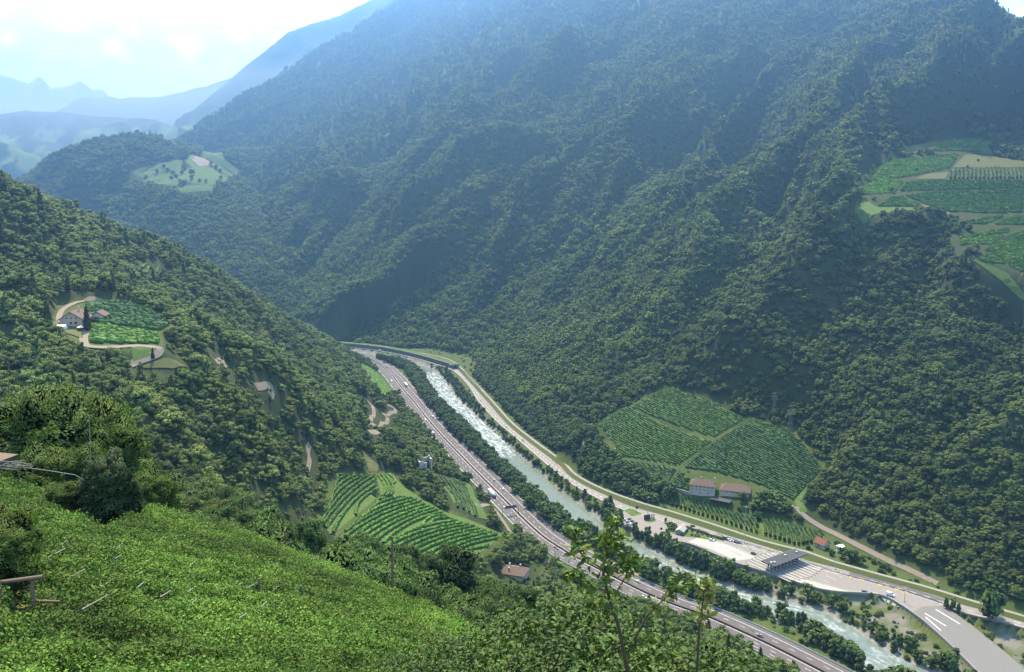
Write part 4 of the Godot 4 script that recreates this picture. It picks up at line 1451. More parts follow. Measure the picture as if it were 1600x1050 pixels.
func build_masts() -> void:
	for q in [[1209, 652, "steel lattice pylon on the left of the two above the fan vineyard", 25.0], [1234, 681, "steel lattice pylon on the right of the two above the fan vineyard", 30.0]]:
		var t := thing("lattice_pylon", q[2], "pylon", hit(q[0], q[1]), 0.3)
		var s := Shape.new()
		lattice(s, q[3], 4.2, 1.0, 9, 0.13)
		piece("tower", s.mesh(), M["pylon_steel"], t)
		for y in [0.72, 0.85, 0.97]:
			s = Shape.new()
			for k in [-1.0, 1.0]:
				s.tube(Vector3(0, q[3] * y, 0), Vector3(k * 4.2, q[3] * y + 0.5, 0), 0.14, 0.07, 4)
				s.tube(Vector3(0, q[3] * y + 1.4, 0), Vector3(k * 4.2, q[3] * y + 0.5, 0), 0.08, 0.06, 4)
			piece("cross_arm", s.mesh(), M["pylon_steel"], t)
	# tall lamp masts of the toll plaza
	var says := ["tall lamp mast with a crown of floodlights beside the grey information wall", "tall lamp mast with a crown of floodlights beside the row of parked cars", "tall lamp mast standing behind the toll canopy on the plaza", "slim lamp mast beside the curved plaza wall near the white van"]
	var at_ := [[1012, 803, 15.0], [1163, 849, 30.0], [1305, 890, 15.0], [1413, 940, 10.0]]
	for i in 4:
		var g := fl(at_[i][0], at_[i][1])
		var t := thing("lamp_mast", says[i], "lamp mast", Vector3(g.x, 0, g.y), 0.0, "lamp masts of the toll plaza")
		var h: float = at_[i][2]
		var s := Shape.new()
		s.tube(Vector3.ZERO, Vector3(0, h, 0), 0.26, 0.11, 8)
		piece("pole", s.mesh(), M["steel"], t)
		s = Shape.new()
		s.box(Vector3(-0.6, -0.05, -0.6), Vector3(0.6, 0.5, 0.6), 0.05)
		piece("footing", s.mesh(), M["concrete"], t)
		for k in 4:
			s = Shape.new()
			var d := Vector3(cos(k * PI / 2 + 0.4), 0, sin(k * PI / 2 + 0.4))
			s.tube(Vector3(0, h, 0), d * 1.4 + Vector3(0, h, 0), 0.05, 0.05, 4)
			var lp := piece("lamp_head", s.mesh(), M["steel"], t)
			s = Shape.new()
			s.box(d * 1.4 + Vector3(-0.3, h - 0.2, -0.3), d * 1.4 + Vector3(0.3, h + 0.05, 0.3), 0.06)
			piece("lens", s.mesh(), M["lamp_glass"], lp)

# ---------------------------------------------------------------- toll station
func build_toll_plaza() -> void:
	build_masts()
	tag(sheet(plaza_poly, 12.0, 0.104, M["worn_asphalt"], "toll_plaza"), "", "", "", "structure")
	var dark := fls([[1427, 956], [1440, 948], [1475, 946], [1495, 960], [1512, 972], [1535, 990], [1572, 1020], [1620, 1062], [1540, 1062], [1490, 1012], [1450, 976]])
	sheet(dark, 12.0, 0.11, M["grey_road"], "plaza_asphalt")
	sheet(fls([[1095, 838], [1140, 852], [1185, 872], [1150, 876], [1110, 858], [1075, 846]]), 12.0, 0.11, M["concrete"], "plaza_concrete")
	sheet(fls([[1215, 898], [1270, 908], [1320, 922], [1370, 926], [1400, 940], [1420, 950], [1400, 944], [1375, 931], [1322, 925], [1270, 917]]), 12.0, 0.112, M["concrete"], "plaza_concrete")
	# curved retaining wall above the river
	var wl := smooth_line(fls([[1150, 880], [1189, 892], [1222, 902], [1254, 913], [1288, 922], [1319, 925.5], [1350, 927], [1380, 931], [1407, 945], [1432, 962], [1450, 976], [1490, 1012], [1540, 1062]]), 5.0)
	tag(piece("retaining_wall", curb(wl, 0.8, 0.1, -6.5, 0.12), M["wall_stone"]), "dark curved retaining wall between toll plaza and river", "wall")
	tag(piece("parapet", curb(wl, 0.75, 0.35, 0.12, 1.0), M["concrete"]), "pale parapet along the top of the curved plaza wall", "parapet")
	var wl2 := smooth_line(fls([[974, 821], [992, 825.5], [1010, 836], [1032, 842], [1077, 850], [1119, 867], [1150, 880]]), 5.0)
	tag(piece("retaining_wall", curb(wl2, 0.8, 0.1, -5.0, 0.9), M["wall_stone"]), "low stone wall on the river side of the plaza car park", "wall")
	# canopy
	var A := fl(1187, 878, 6.5)
	var B := fl(1211, 884, 6.5)
	var C := fl(1263.5, 864.6, 6.5)
	var mid := (B + (A + (C - B))) * 0.5
	var ax := (C - B).normalized()            # across the lanes
	var ay := Vector2(-ax.y, ax.x)
	var cl := B.distance_to(C)
	var cw := absf((A - B).dot(ay)) + 1.0
	mid = (A + C) * 0.5
	var t := thing("toll_canopy", "long flat dark grey canopy over the toll lanes", "canopy", Vector3(mid.x, 0, mid.y), atan2(-ax.y, ax.x))
	var s := Shape.new()
	s.box(Vector3(-cl / 2, 6.0, -cw / 2), Vector3(cl / 2, 6.9, cw / 2), 0.12)
	piece("fascia", s.mesh(), M["dark_steel"], t)
	s = Shape.new()
	s.box(Vector3(-cl / 2 + 0.5, 6.9, -cw / 2 + 0.5), Vector3(cl / 2 - 0.5, 6.98, cw / 2 - 0.5))
	piece("roof_deck", s.mesh(), M["grey_roof"], t)
	for q in [[-cl * 0.44, 1.5], [-cl * 0.38, 2.5], [0.05 * cl, -1.0], [cl * 0.36, 0.0]]:
		s = Shape.new()
		s.box(Vector3(q[0] - 0.8, 6.98, q[1] - 0.6), Vector3(q[0] + 0.8, 8.0, q[1] + 0.6), 0.08)
		piece("roof_unit", s.mesh(), M["steel"], t)
	var lanes := 9
	for k in lanes + 1:
		var x := -cl / 2 + 1.2 + (cl - 2.4) * k / lanes
		if k % 2 == 0:
			s = Shape.new()
			s.box(Vector3(x - 0.35, 0.1, -0.35), Vector3(x + 0.35, 6.0, 0.35), 0.06)
			piece("column", s.mesh(), M["dark_steel"], t)
		var w := mid + ax * x
		var is_: Node3D
		var lab := "concrete toll lane island with kerb, the %s of the row from the river wall" % ordinal(k + 1, lanes + 1)
		is_ = thing("toll_island", lab, "traffic island", Vector3(w.x, 0.1, w.y), atan2(-ax.y, ax.x), "toll lane islands")
		s = Shape.new()
		var l := 22.0 - absf(k - 4.5) * 0.7
		s.hull([Vector2(x * 0 - 0.75, -l), Vector2(0, -l - 2), Vector2(0.75, -l), Vector2(0.75, l), Vector2(0, l + 2), Vector2(-0.75, l)], 0.0, 0.22)
		piece("kerb", s.mesh(), M["concrete"], is_)
		for zz in [-l - 0.5, l + 0.5]:
			s = Shape.new()
			s.tube(Vector3(0, 0.2, zz), Vector3(0, 1.3, zz), 0.22, 0.2, 8)
			piece("bollard", s.mesh(), M["yellow_paint"], is_)
		if k < lanes:
			var bt := thing("toll_booth", "small glazed toll booth under the canopy, the %s from the river wall" % ordinal(k + 1, lanes), "booth", Vector3(w.x, 0.32, w.y), atan2(-ax.y, ax.x), "toll booths under the canopy")
			s = Shape.new()
			s.box(Vector3(-0.65, 0, -1.4), Vector3(0.65, 1.0, 1.4), 0.04)
			piece("base", s.mesh(), M["steel"], bt)
			s = Shape.new()
			s.box(Vector3(-0.6, 1.0, -1.35), Vector3(0.6, 2.1, 1.35), 0.04)
			piece("glazing", s.mesh(), M["window_dark"], bt)
			s = Shape.new()
			s.box(Vector3(-0.8, 2.1, -1.6), Vector3(0.8, 2.35, 1.6), 0.05)
			piece("roof", s.mesh(), M["paint"], bt)
	# lane stripes that fan out on the plaza
	for k in range(1, 10, 2):
		var x := -cl / 2 + 1.2 + (cl - 2.4) * (k + 0.5) / lanes
		for q in [[27.0, 36.0], [-40.0, -27.0]]:
			var w0: Vector2 = mid + ax * x + ay * q[0]
			var w1: Vector2 = mid + ax * x * 0.95 + ay * q[1]
			if not Geometry2D.is_point_in_polygon(w0, plaza_poly) or not Geometry2D.is_point_in_polygon(w1, plaza_poly): continue
			s = Shape.new()
			var d: Vector2 = ax * 0.2
			s.quad(Vector3(w0.x - d.x, 0.112, w0.y - d.y), Vector3(w0.x + d.x, 0.112, w0.y + d.y), Vector3(w1.x + d.x, 0.112, w1.y + d.y), Vector3(w1.x - d.x, 0.112, w1.y - d.y))
			s.quad(Vector3(w1.x - d.x, 0.112, w1.y - d.y), Vector3(w1.x + d.x, 0.112, w1.y + d.y), Vector3(w0.x + d.x, 0.112, w0.y + d.y), Vector3(w0.x - d.x, 0.112, w0.y - d.y))
			tag(piece("painted_stripe", s.mesh(), M["paint"]), "", "", "", "structure")
	for q in [[1313, 895], [1330, 901], [1346, 905], [1374, 913], [1386, 916], [1400, 920], [1414, 925]]:
		var w := fl(q[0], q[1], 0.1)
		s = Shape.new()
		for e in [0.0, 1.6]:
			s.quad(Vector3(w.x - 2, 0.114, w.y + e), Vector3(w.x + 1.6, 0.114, w.y + e - 1.0), Vector3(w.x + 2, 0.114, w.y + e - 0.3), Vector3(w.x - 1.6, 0.114, w.y + e + 0.7))
			s.quad(Vector3(w.x - 1.6, 0.114, w.y + e + 0.7), Vector3(w.x + 2, 0.114, w.y + e - 0.3), Vector3(w.x + 1.6, 0.114, w.y + e - 1.0), Vector3(w.x - 2, 0.114, w.y + e))
		tag(piece("yellow_marking", s.mesh(), M["yellow_paint"]), "", "", "", "structure")
	for q in [[[1445, 958], [1478, 978]], [[1462, 952], [1500, 975]], [[1446, 964], [1470, 985]]]:
		var a := fl(q[0][0], q[0][1])
		var b := fl(q[1][0], q[1][1])
		var l := PackedVector2Array([a, b])
		tag(piece("painted_stripe", ribbon(l, 0.3, -0.3, 0.02), M["paint"]), "", "", "", "structure")
	# fence between plaza and main road
	var fl_ := smooth_line(fls([[1120, 834], [1180, 853.5], [1254, 876.5], [1307, 894], [1375, 912], [1437, 930], [1475, 943], [1512, 960]]), 3.2)
	var fe := thing("road_fence", "long steel post fence between the toll plaza and the main road", "fence")
	piece("rail", curb(fl_, 0.06, -0.06, 0.85, 1.05), M["steel"], fe)
	piece("plinth", curb(fl_, 0.15, -0.15, -0.1, 0.4), M["concrete"], fe)
	for q in fl_:
		s = Shape.new()
		s.box(Vector3(q.x - 0.08, 0.0, q.y - 0.08), Vector3(q.x + 0.08, 1.6, q.y + 0.08))
		piece("post", s.mesh(), M["steel"], fe)
	# green islands, information wall, kiosk
	sheet(fls([[971, 795], [985, 793], [1003, 803], [988, 807]]), 8.0, 0.2, M["meadow"], "lawn")
	var isl := []
	for k in 18: isl.append([1016 + cos(TAU * k / 18) * 8.5, 812 + sin(TAU * k / 18) * 4.0])
	sheet(fls(isl), 8.0, 0.22, M["meadow"], "lawn")
	sheet(fls([[1038, 814], [1051, 817], [1046, 820], [1038, 819]]), 8.0, 0.22, M["meadow"], "lawn")
	sheet(fls([[1042, 823], [1052, 820], [1075, 828], [1100, 836], [1122, 843], [1118, 846], [1095, 841], [1068, 838], [1045, 832]]), 8.0, 0.22, M["meadow"], "lawn")
	var w := fl(1012, 812)
	var iw := thing("information_wall", "grey concrete information wall on the round lawn of the plaza", "wall", Vector3(w.x, 0.2, w.y), 0.15)
	s = Shape.new()
	s.box(Vector3(-3.2, 0, -0.3), Vector3(2.2, 4.2, 0.3), 0.05)
	piece("panel", s.mesh(), M["grey_roof"], iw)
	for q in [3.6, 5.4]:
		s = Shape.new()
		s.box(Vector3(q - 0.4, 0, -0.4), Vector3(q + 0.4, 4.6, 0.4), 0.05)
		piece("pillar", s.mesh(), M["concrete"], iw)
	w = fl(1040, 817)
	var sg := thing("sign_board", "dark rectangular sign board seen from behind on the small lawn", "sign", Vector3(w.x, 0.2, w.y), 0.3)
	s = Shape.new()
	s.box(Vector3(-1.2, 1.2, -0.08), Vector3(1.2, 4.2, 0.08), 0.03)
	piece("board", s.mesh(), M["dark_steel"], sg)
	for q in [-0.8, 0.8]:
		s = Shape.new()
		s.tube(Vector3(q, -0.1, 0), Vector3(q, 1.4, 0), 0.08, 0.08)
		piece("post", s.mesh(), M["steel"], sg)
	w = fl(995, 799)
	var rs := thing("road_sign", "round dark road sign on a post beside the plaza entrance", "sign", Vector3(w.x, 0, w.y))
	s = Shape.new()
	s.tube(Vector3.ZERO, Vector3(0, 3.4, 0), 0.08, 0.08)
	piece("post", s.mesh(), M["steel"], rs)
	s = Shape.new()
	s.tube(Vector3(0, 3.6, -0.06), Vector3(0, 3.6, 0.06), 1.5, 1.5, 14)
	piece("disc", s.mesh(), M["dark_steel"], rs)
	w = fl(1033, 838)
	rs = thing("road_sign", "round dark sign on a tall post at the river edge of the plaza", "sign", Vector3(w.x, 0, w.y))
	s = Shape.new()
	s.tube(Vector3.ZERO, Vector3(0, 6.0, 0), 0.12, 0.12)
	piece("post", s.mesh(), M["steel"], rs)
	s = Shape.new()
	s.tube(Vector3(0, 6.4, -0.06), Vector3(0, 6.4, 0.06), 1.1, 1.1, 14)
	piece("disc", s.mesh(), M["dark_steel"], rs)
	w = fl(1064, 832)
	var ki := thing("kiosk", "pale grey pitched kiosk among hedges on the plaza lawn", "kiosk", Vector3(w.x, 0.2, w.y), -0.5)
	wing(ki, Vector3.ZERO, 6.0, 9.0, 2.6, 4.2, 0.0, "concrete", "concrete", 0.6)
	window(ki, Vector3(0, 1.5, 4.5), Vector3(0, 0, 1), 1.4, 1.0)
	var bs := ["nearest the kiosk", "just behind the one nearest the kiosk", "on the lawn edge facing the cars", "second along the lawn edge", "third along the lawn edge", "in the middle of the lawn", "against the hedge", "beside the lawn path", "at the far tip of the lawn"]
	var bp := [[1074, 830], [1082, 831], [1081, 837], [1087, 838], [1092, 839], [1090, 834], [1097, 835], [1106, 838], [1112, 841]]
	for i in bp.size():
		rng.seed = 50 + i
		s = Shape.new()
		lump(s, Vector3(0, 0.5, 0), Vector3(1.3, 0.9, 1.1) * rnd(0.8, 1.2), 5, 9, 0.12, 1.0)
		var o := piece("boulder", s.mesh(), M["white_sheet"])
		var q := fl(bp[i][0], bp[i][1])
		o.position = Vector3(q.x, 0.25, q.y)
		tag(o, "white rounded boulder " + bs[i], "boulder", "white boulders on the plaza lawn")
	# overhead sign gantry on the motorway
	w = fl(800, 800)
	var near := mw[0]
	var ti := 0
	for i in mw.size():
		if mw[i].distance_to(w) < near.distance_to(w):
			near = mw[i]
			ti = i
	var tt := (mw[ti + 1] - mw[ti - 1]).normalized()
	var ga := thing("sign_gantry", "dark overhead sign gantry across the near carriageway of the motorway", "gantry", Vector3(near.x, 0, near.y), atan2(tt.x, tt.y))
	s = Shape.new()
	for q in [0.0, -14.2]:
		s = Shape.new()
		s.box(Vector3(q - 0.2, 0, -0.2), Vector3(q + 0.2, 6.4, 0.2), 0.04)
		piece("post", s.mesh(), M["dark_steel"], ga)
	s = Shape.new()
	s.box(Vector3(-14.2, 6.2, -0.25), Vector3(0, 6.8, 0.25), 0.04)
	piece("beam", s.mesh(), M["dark_steel"], ga)
	s = Shape.new()
	s.box(Vector3(-11.8, 5.6, 0.3), Vector3(-2.0, 8.2, 0.55), 0.04)
	piece("sign_panel", s.mesh(), M["dark_steel"], ga)

# ---------------------------------------------------------------- traffic
func make_car(paint: String) -> Node3D:      # a hatchback 4.2 m long that faces +z
	var t := Node3D.new()
	var prof := [[-2.05, 0.35], [-2.1, 0.75], [-1.95, 0.98], [0.75, 0.98], [1.75, 0.82], [2.08, 0.62], [2.1, 0.35]]
	var s := Shape.new()
	extrude(s, prof, 0.86, 0.82)
	piece("body", s.mesh(), M[paint], t)
	s = Shape.new()
	extrude(s, [[-1.85, 0.97], [-1.45, 1.44], [0.05, 1.46], [0.95, 0.97]], 0.78, 0.62)
	piece("glasshouse", s.mesh(), M["window_dark"], t)
	s = Shape.new()
	extrude(s, [[-1.42, 1.43], [-1.3, 1.5], [-0.1, 1.51], [0.08, 1.45]], 0.64, 0.58)
	piece("roof", s.mesh(), M[paint], t)
	for x in [-0.78, 0.78]:
		for z in [-1.28, 1.3]:
			s = Shape.new()
			s.tube(Vector3(x - 0.1, 0.31, z), Vector3(x + 0.1, 0.31, z), 0.31, 0.31, 12)
			var w := piece("wheel", s.mesh(), M["rubber"], t)
			s = Shape.new()
			s.tube(Vector3(x - 0.11, 0.31, z), Vector3(x + 0.11, 0.31, z), 0.19, 0.19, 10)
			piece("rim", s.mesh(), M["steel"], w)
	for x in [-0.6, 0.6]:
		s = Shape.new()
		s.box(Vector3(x - 0.2, 0.6, 2.0), Vector3(x + 0.2, 0.76, 2.11), 0.03)
		piece("headlight", s.mesh(), M["lamp_glass"], t)
		s = Shape.new()
		s.box(Vector3(x - 0.2, 0.7, -2.13), Vector3(x + 0.2, 0.9, -2.02), 0.03)
		piece("tail_light", s.mesh(), M["tail_red"], t)
	return t

func extrude(s: Shape, prof: Array, w0: float, w1: float) -> void:   # a side outline given as (z, y), narrower towards its top
	var k := prof.size()
	var y0 := 1e9
	var y1 := -1e9
	for q in prof:
		y0 = minf(y0, q[1])
		y1 = maxf(y1, q[1])
	var l := []
	var r := []
	for q in prof:
		var w := lerpf(w0, w1, (q[1] - y0) / (y1 - y0))
		l.append(Vector3(-w, q[1], q[0]))
		r.append(Vector3(w, q[1], q[0]))
	for i in k:
		var j := (i + 1) % k
		s.quad(l[i], r[i], r[j], l[j])
	for i in range(1, k - 1):
		s.tri(r[0], r[i + 1], r[i])
		s.tri(l[0], l[i], l[i + 1])

func make_truck() -> Node3D:
	var t := Node3D.new()
	var s := Shape.new()
	s.box(Vector3(-1.25, 1.15, -13.2), Vector3(1.25, 3.95, 0.2), 0.06)
	piece("trailer", s.mesh(), M["white_sheet"], t)
	s = Shape.new()
	s.box(Vector3(-1.1, 0.75, -13.0), Vector3(1.1, 1.15, 2.6), 0.05)
	piece("chassis", s.mesh(), M["dark_steel"], t)
	s = Shape.new()
	extrude(s, [[0.7, 0.6], [0.7, 3.6], [1.2, 3.75], [2.6, 3.0], [3.0, 1.9], [3.05, 0.6]], 1.22, 1.12)
	var c := piece("cab", s.mesh(), M["car_blue"], t)
	s = Shape.new()
	s.box(Vector3(-1.05, 2.0, 2.72), Vector3(1.05, 2.85, 3.02), 0.04)
	piece("windscreen", s.mesh(), M["window_dark"], c)
	for z in [-12.0, -10.7, -9.4, -0.2, 2.0]:
		for x in [-1.0, 1.0]:
			s = Shape.new()
			s.tube(Vector3(x - 0.18, 0.5, z), Vector3(x + 0.18, 0.5, z), 0.5, 0.5, 12)
			piece("wheel", s.mesh(), M["rubber"], t)
	return t

func make_van(paint: String) -> Node3D:
	var t := Node3D.new()
	var s := Shape.new()
	extrude(s, [[-2.6, 0.4], [-2.65, 2.3], [-2.4, 2.45], [1.0, 2.42], [1.7, 1.6], [2.5, 1.25], [2.65, 0.9], [2.65, 0.4]], 0.98, 0.86)
	piece("body", s.mesh(), M[paint], t)
	s = Shape.new()
	s.quad(Vector3(-0.82, 2.3, 1.13), Vector3(0.82, 2.3, 1.13), Vector3(0.9, 1.66, 1.69), Vector3(-0.9, 1.66, 1.69))
	s.quad(Vector3(-0.9, 1.66, 1.69), Vector3(0.9, 1.66, 1.69), Vector3(0.82, 2.3, 1.13), Vector3(-0.82, 2.3, 1.13))
	for x in [-0.95, 0.95]: s.box(Vector3(x - 0.02, 1.5, 0.0), Vector3(x + 0.02, 2.1, 1.0))
	piece("glazing", s.mesh(), M["window_dark"], t)
	for x in [-0.88, 0.88]:
		for z in [-1.7, 1.7]:
			s = Shape.new()
			s.tube(Vector3(x - 0.12, 0.36, z), Vector3(x + 0.12, 0.36, z), 0.36, 0.36, 12)
			piece("wheel", s.mesh(), M["rubber"], t)
	return t

func settle(o: Node3D, called: String, label: String, cat: String, p: Vector2, t: Vector2, group: String, y := 0.02) -> void:
	o.name = numbered(called)
	add_child(o)
	tag(o, label, cat, group)
	o.position = Vector3(p.x, y, p.y)
	o.rotation.y = atan2(t.x, t.y)

func build_traffic() -> void:
	var protos := {}
	var cars := [
		# on which line, x, y in the photograph, lane offset, away or towards, paint, label
		["mw", 603, 575, -3.5, -1, "car_black", "dark car farthest up the far carriageway of the motorway"],
		["mw", 613, 595, 7.2, 1, "car_white", "white car on the near carriageway level with the first truck"],
		["mw", 627, 614, 7.2, 1, "car_white", "white car on the near carriageway just below the farthest truck"],
		["mw", 660, 648, 7.2, 1, "car_silver", "silver car on the near carriageway left of the white van"],
		["mw", 667, 656, 3.6, 1, "car_white", "white car in the inner lane left of the white van"],
		["mw", 681, 676, 7.2, 1, "car_white", "white car alone on the near carriageway below the white van"],
		["mw", 768, 751, -7.2, -1, "car_silver", "silver car ahead of a white car on the far carriageway above the truck"],
		["mw", 783, 765, -7.2, -1, "car_white", "white car on the far carriageway right beside the near truck"],
		["mw", 795, 793, 7.2, 1, "car_white", "white car under the sign gantry of the motorway"],
		["mw", 811, 808, 3.6, 1, "car_grey", "dark grey car just past the sign gantry"],
		["mw", 874, 856, 3.6, 1, "car_black", "black car with pale roof glint left of the foreground sapling"],
		["mw", 997, 909, -7.2, -1, "car_white", "white car on the far carriageway right of the foreground sapling"],
		["mw", 1015, 930, 7.2, 1, "car_white", "white car on the near carriageway right of the foreground sapling"],
		["mw", 1055, 934, -3.4, -1, "car_black", "black car on the far carriageway behind the sapling's side branch"],
		["mw", 1191, 992, -3.4, -1, "car_grey", "grey car lowest on the motorway at the picture's edge"],
		["ss", 751, 626, 1.8, 1, "car_black", "black car on the main road opposite the white rapids"],
		["ss", 788, 668, 1.8, 1, "car_grey", "grey car on the main road where the rapids end"],
		["ss", 812, 689, 1.8, 1, "car_black", "black car on the main road above the green calm water"],
		["ss", 1081, 823, -1.6, -1, "car_black", "black car on the main road behind the plaza hedge"],
		["pl", 977, 813, 0, 1.9, "car_white", "white parked car at the upper end of the river side car park"],
		["pl", 981, 816, 0, 1.9, "car_silver", "silver parked car second in the river side car park"],
		["pl", 983, 812, 0, 1.9, "car_black", "black parked car behind the white one in the river side car park"],
		["pl", 987, 815, 0, 1.9, "car_blue", "dark blue parked car in the river side car park"],
		["pl", 986, 820, 0, 1.9, "car_white", "white parked car lowest in the river side car park"],
		["pl", 1139, 845, 0, 0.7, "car_white", "white parked car beside the dark van in the row under the lamp mast"],
		["pl", 1144, 846, 0, 0.7, "car_silver", "silver parked car in the middle of the row under the lamp mast"],
		["pl", 1150, 848, 0, 0.7, "car_black", "black parked car last but one in the row under the lamp mast"],
		["pl", 1156, 849, 0, 0.7, "car_grey", "dark grey parked car last in the row under the lamp mast"],
		["pl", 1112, 845, 0, 1.2, "car_white", "white parked car at the tip of the plaza lawn"],
		["pl", 1177, 866, 0, 1.1, "car_black", "black car driving alone towards the toll canopy"],
		["pl", 1037, 833, 0, 1.4, "car_red", "dark red car stopped beside the kiosk hedge"],
		["pl", 1307, 849, 0, 1.0, "car_silver", "silver car parked beside the red roofed cottage"]]
	for c in cars:
		if not protos.has(c[5]): protos[c[5]] = make_car(c[5])
		var o: Node3D = protos[c[5]].duplicate()
		var p := fl(c[1], c[2])
		var t := Vector2(sin(c[4]), cos(c[4]))
		var y := 0.13
		if c[0] != "pl":
			var l := mw if c[0] == "mw" else ssr
			var k := nearest(l, p)
			t = (l[k + 1] - l[k - 1]).normalized()
			var w := Vector2(-t.y, t.x)
			p = l[k] + w * c[3] + t * (p - l[k]).dot(t)
			t *= c[4]
			y = 0.02
		elif c[1] == 1307:
			var g := hit(c[1], c[2])
			p = Vector2(g.x, g.z)
			y = g.y + 0.05
		settle(o, "car", c[6], "car", p, t, "cars on the motorway" if c[0] == "mw" else ("cars on the main road" if c[0] == "ss" else "cars parked at the plaza"), y)
	for c in protos: protos[c].free()
	var tr := make_truck()
	for c in [[634, 603, -7.2, -1, "farthest white lorry on the far carriageway of the motorway"], [777, 780, 7.4, 1, "long white lorry with dark blue cab above the sign gantry"]]:
		var p := fl(c[0], c[1])
		var k := nearest(mw, p)
		var t := (mw[k + 1] - mw[k - 1]).normalized()
		settle(tr.duplicate(), "lorry", c[4], "lorry", mw[k] + Vector2(-t.y, t.x) * c[2], t * c[3], "lorries on the motorway")
	tr.free()
	for c in [[677, 653, -7.2, -1, "mw", "car_white", "white van on the far carriageway halfway down the motorway"], [602, 546, 1.8, 1, "ss", "car_white", "white van on the road before the gallery at the bend"]]:
		var p := fl(c[0], c[1])
		var l := mw if c[4] == "mw" else ssr
		var k := nearest(l, p)
		var t := (l[k + 1] - l[k - 1]).normalized()
		settle(make_van(c[5]), "van", c[6], "van", l[k] + Vector2(-t.y, t.x) * c[2], t * c[3], "")
	var vp := fl(1391, 931)
	settle(make_van("car_white"), "van", "white van near the curved wall of the toll plaza", "van", vp, Vector2(0.75, 0.66), "", 0.13)
	vp = fl(1134, 843)
	settle(make_van("car_grey"), "van", "dark van first in the parked row under the lamp mast", "van", vp, Vector2(0.6, 0.8), "", 0.13)
	vp = fl(1351, 926)
	settle(make_car("car_black"), "car", "black car stopped against the parapet of the curved wall", "car", vp, Vector2(0.95, 0.3), "cars parked at the plaza", 0.13)

func nearest(l: PackedVector2Array, p: Vector2) -> int:
	var b := 1
	for i in range(1, l.size() - 1):
		if l[i].distance_squared_to(p) < l[b].distance_squared_to(p): b = i
	return b
# ---------------------------------------------------------------- trees
func lump(s: Shape, at_: Vector3, r: Vector3, rings: int, sides: int, rough: float, tint: float) -> void:   # an uneven closed lump of foliage
	var pts := []
	for j in rings + 1:
		var row := []
		var a := PI * j / rings
		for i in sides:
			var t := TAU * i / sides + a * 0.7
			var q := Vector3(sin(a) * cos(t), cos(a), sin(a) * sin(t)) * (1.0 + rnd(-rough, rough))
			row.append(q)
		pts.append(row)
	for j in rings:
		for i in sides:
			var a: Vector3 = pts[j][i]
			var b: Vector3 = pts[j][(i + 1) % sides]
			var c: Vector3 = pts[j + 1][(i + 1) % sides]
			var d: Vector3 = pts[j + 1][i]
			s.col = Color.WHITE * (tint * rnd(0.8, 1.2))
			if j > 0: s.trin(at_ + a * r, at_ + b * r, at_ + c * r, a.normalized(), b.normalized(), c.normalized())
			if j < rings - 1: s.trin(at_ + a * r, at_ + c * r, at_ + d * r, a.normalized(), c.normalized(), d.normalized())

func tufts(s: Shape, at_: Vector3, r: Vector3, count: int, size: float, tint: float) -> void:   # leaf clumps that stand off a lump
	for i in count:
		var o := rdir()
		if o.y < -0.35: o.y *= -0.6
		o = o.normalized()
		var p := at_ + o * r * rnd(0.68, 1.22)
		var u := o.cross(rdir()).normalized() * size * rnd(0.5, 1.1)
		var w := (o.cross(u).normalized() + o * rnd(-0.5, 0.5)) * size * rnd(0.5, 1.1)
		var bend := o * size * rnd(0.1, 0.5)
		var nn := (o * 1.0 + rdir() * 0.32 + Vector3.UP * 0.25).normalized()
		s.col = Color.WHITE * (tint * rnd(0.82, 1.18))
		s.trin(p - u - bend, p + w, p + u - bend * 0.6, nn, (nn + o * 0.3).normalized(), nn)
		s.trin(p - u - bend, p + u - bend * 0.6, p - w, nn, nn, (nn - o * 0.3).normalized())

# a crown one metre high and wide at scale 1, its foot at the origin; shape: 0 round broadleaf, 1 tall narrow, 2 conifer, 3 spreading
func crown(seed_: int, form: int, lumps: int, per: int, size: float, rings := 4, sides := 6) -> Shape:
	rng.seed = seed_ * 77 + 5
	var s := Shape.new()
	for i in lumps:
		var f := (i + 0.5) / lumps
		var p: Vector3
		var r: Vector3
		var a := i * 2.4 + rnd(-0.4, 0.4)
		if form == 0:
			var y := lerpf(0.2, 0.82, f)
			var spread := 0.34 * sqrt(maxf(0.05, 1.0 - pow((y - 0.42) / 0.46, 2.0)))
			p = Vector3(cos(a) * spread * rnd(0.6, 1.1), y, sin(a) * spread * rnd(0.6, 1.1))
			var q := rnd(0.12, 0.26)
			r = Vector3(q, q * rnd(0.75, 1.0), q)
		elif form == 1:
			var y := lerpf(0.12, 0.9, f)
			var spread := 0.13 * (1.0 - 0.75 * absf(y - 0.4))
			p = Vector3(cos(a) * spread, y, sin(a) * spread)
			var q := lerpf(0.17, 0.07, f) * rnd(0.85, 1.15)
			r = Vector3(q, q * rnd(1.2, 1.7), q)
		elif form == 2:
			var y := lerpf(0.08, 0.92, f)
			p = Vector3(cos(a) * 0.02, y, sin(a) * 0.02)
			var q := lerpf(0.2, 0.03, f) * rnd(0.9, 1.1)
			r = Vector3(q, 0.13, q)
		else:
			var y := lerpf(0.3, 0.8, f)
			p = Vector3(cos(a) * 0.42 * rnd(0.5, 1.1), y * rnd(0.8, 1.1), sin(a) * 0.42 * rnd(0.5, 1.1))
			var q := rnd(0.15, 0.22)
			r = Vector3(q, q * 0.75, q)
		var tint := rnd(0.72, 1.22)
		lump(s, p, r * 0.76, rings, sides, 0.14, tint * 0.9)
		tufts(s, p, r, per, size, tint)
	return s

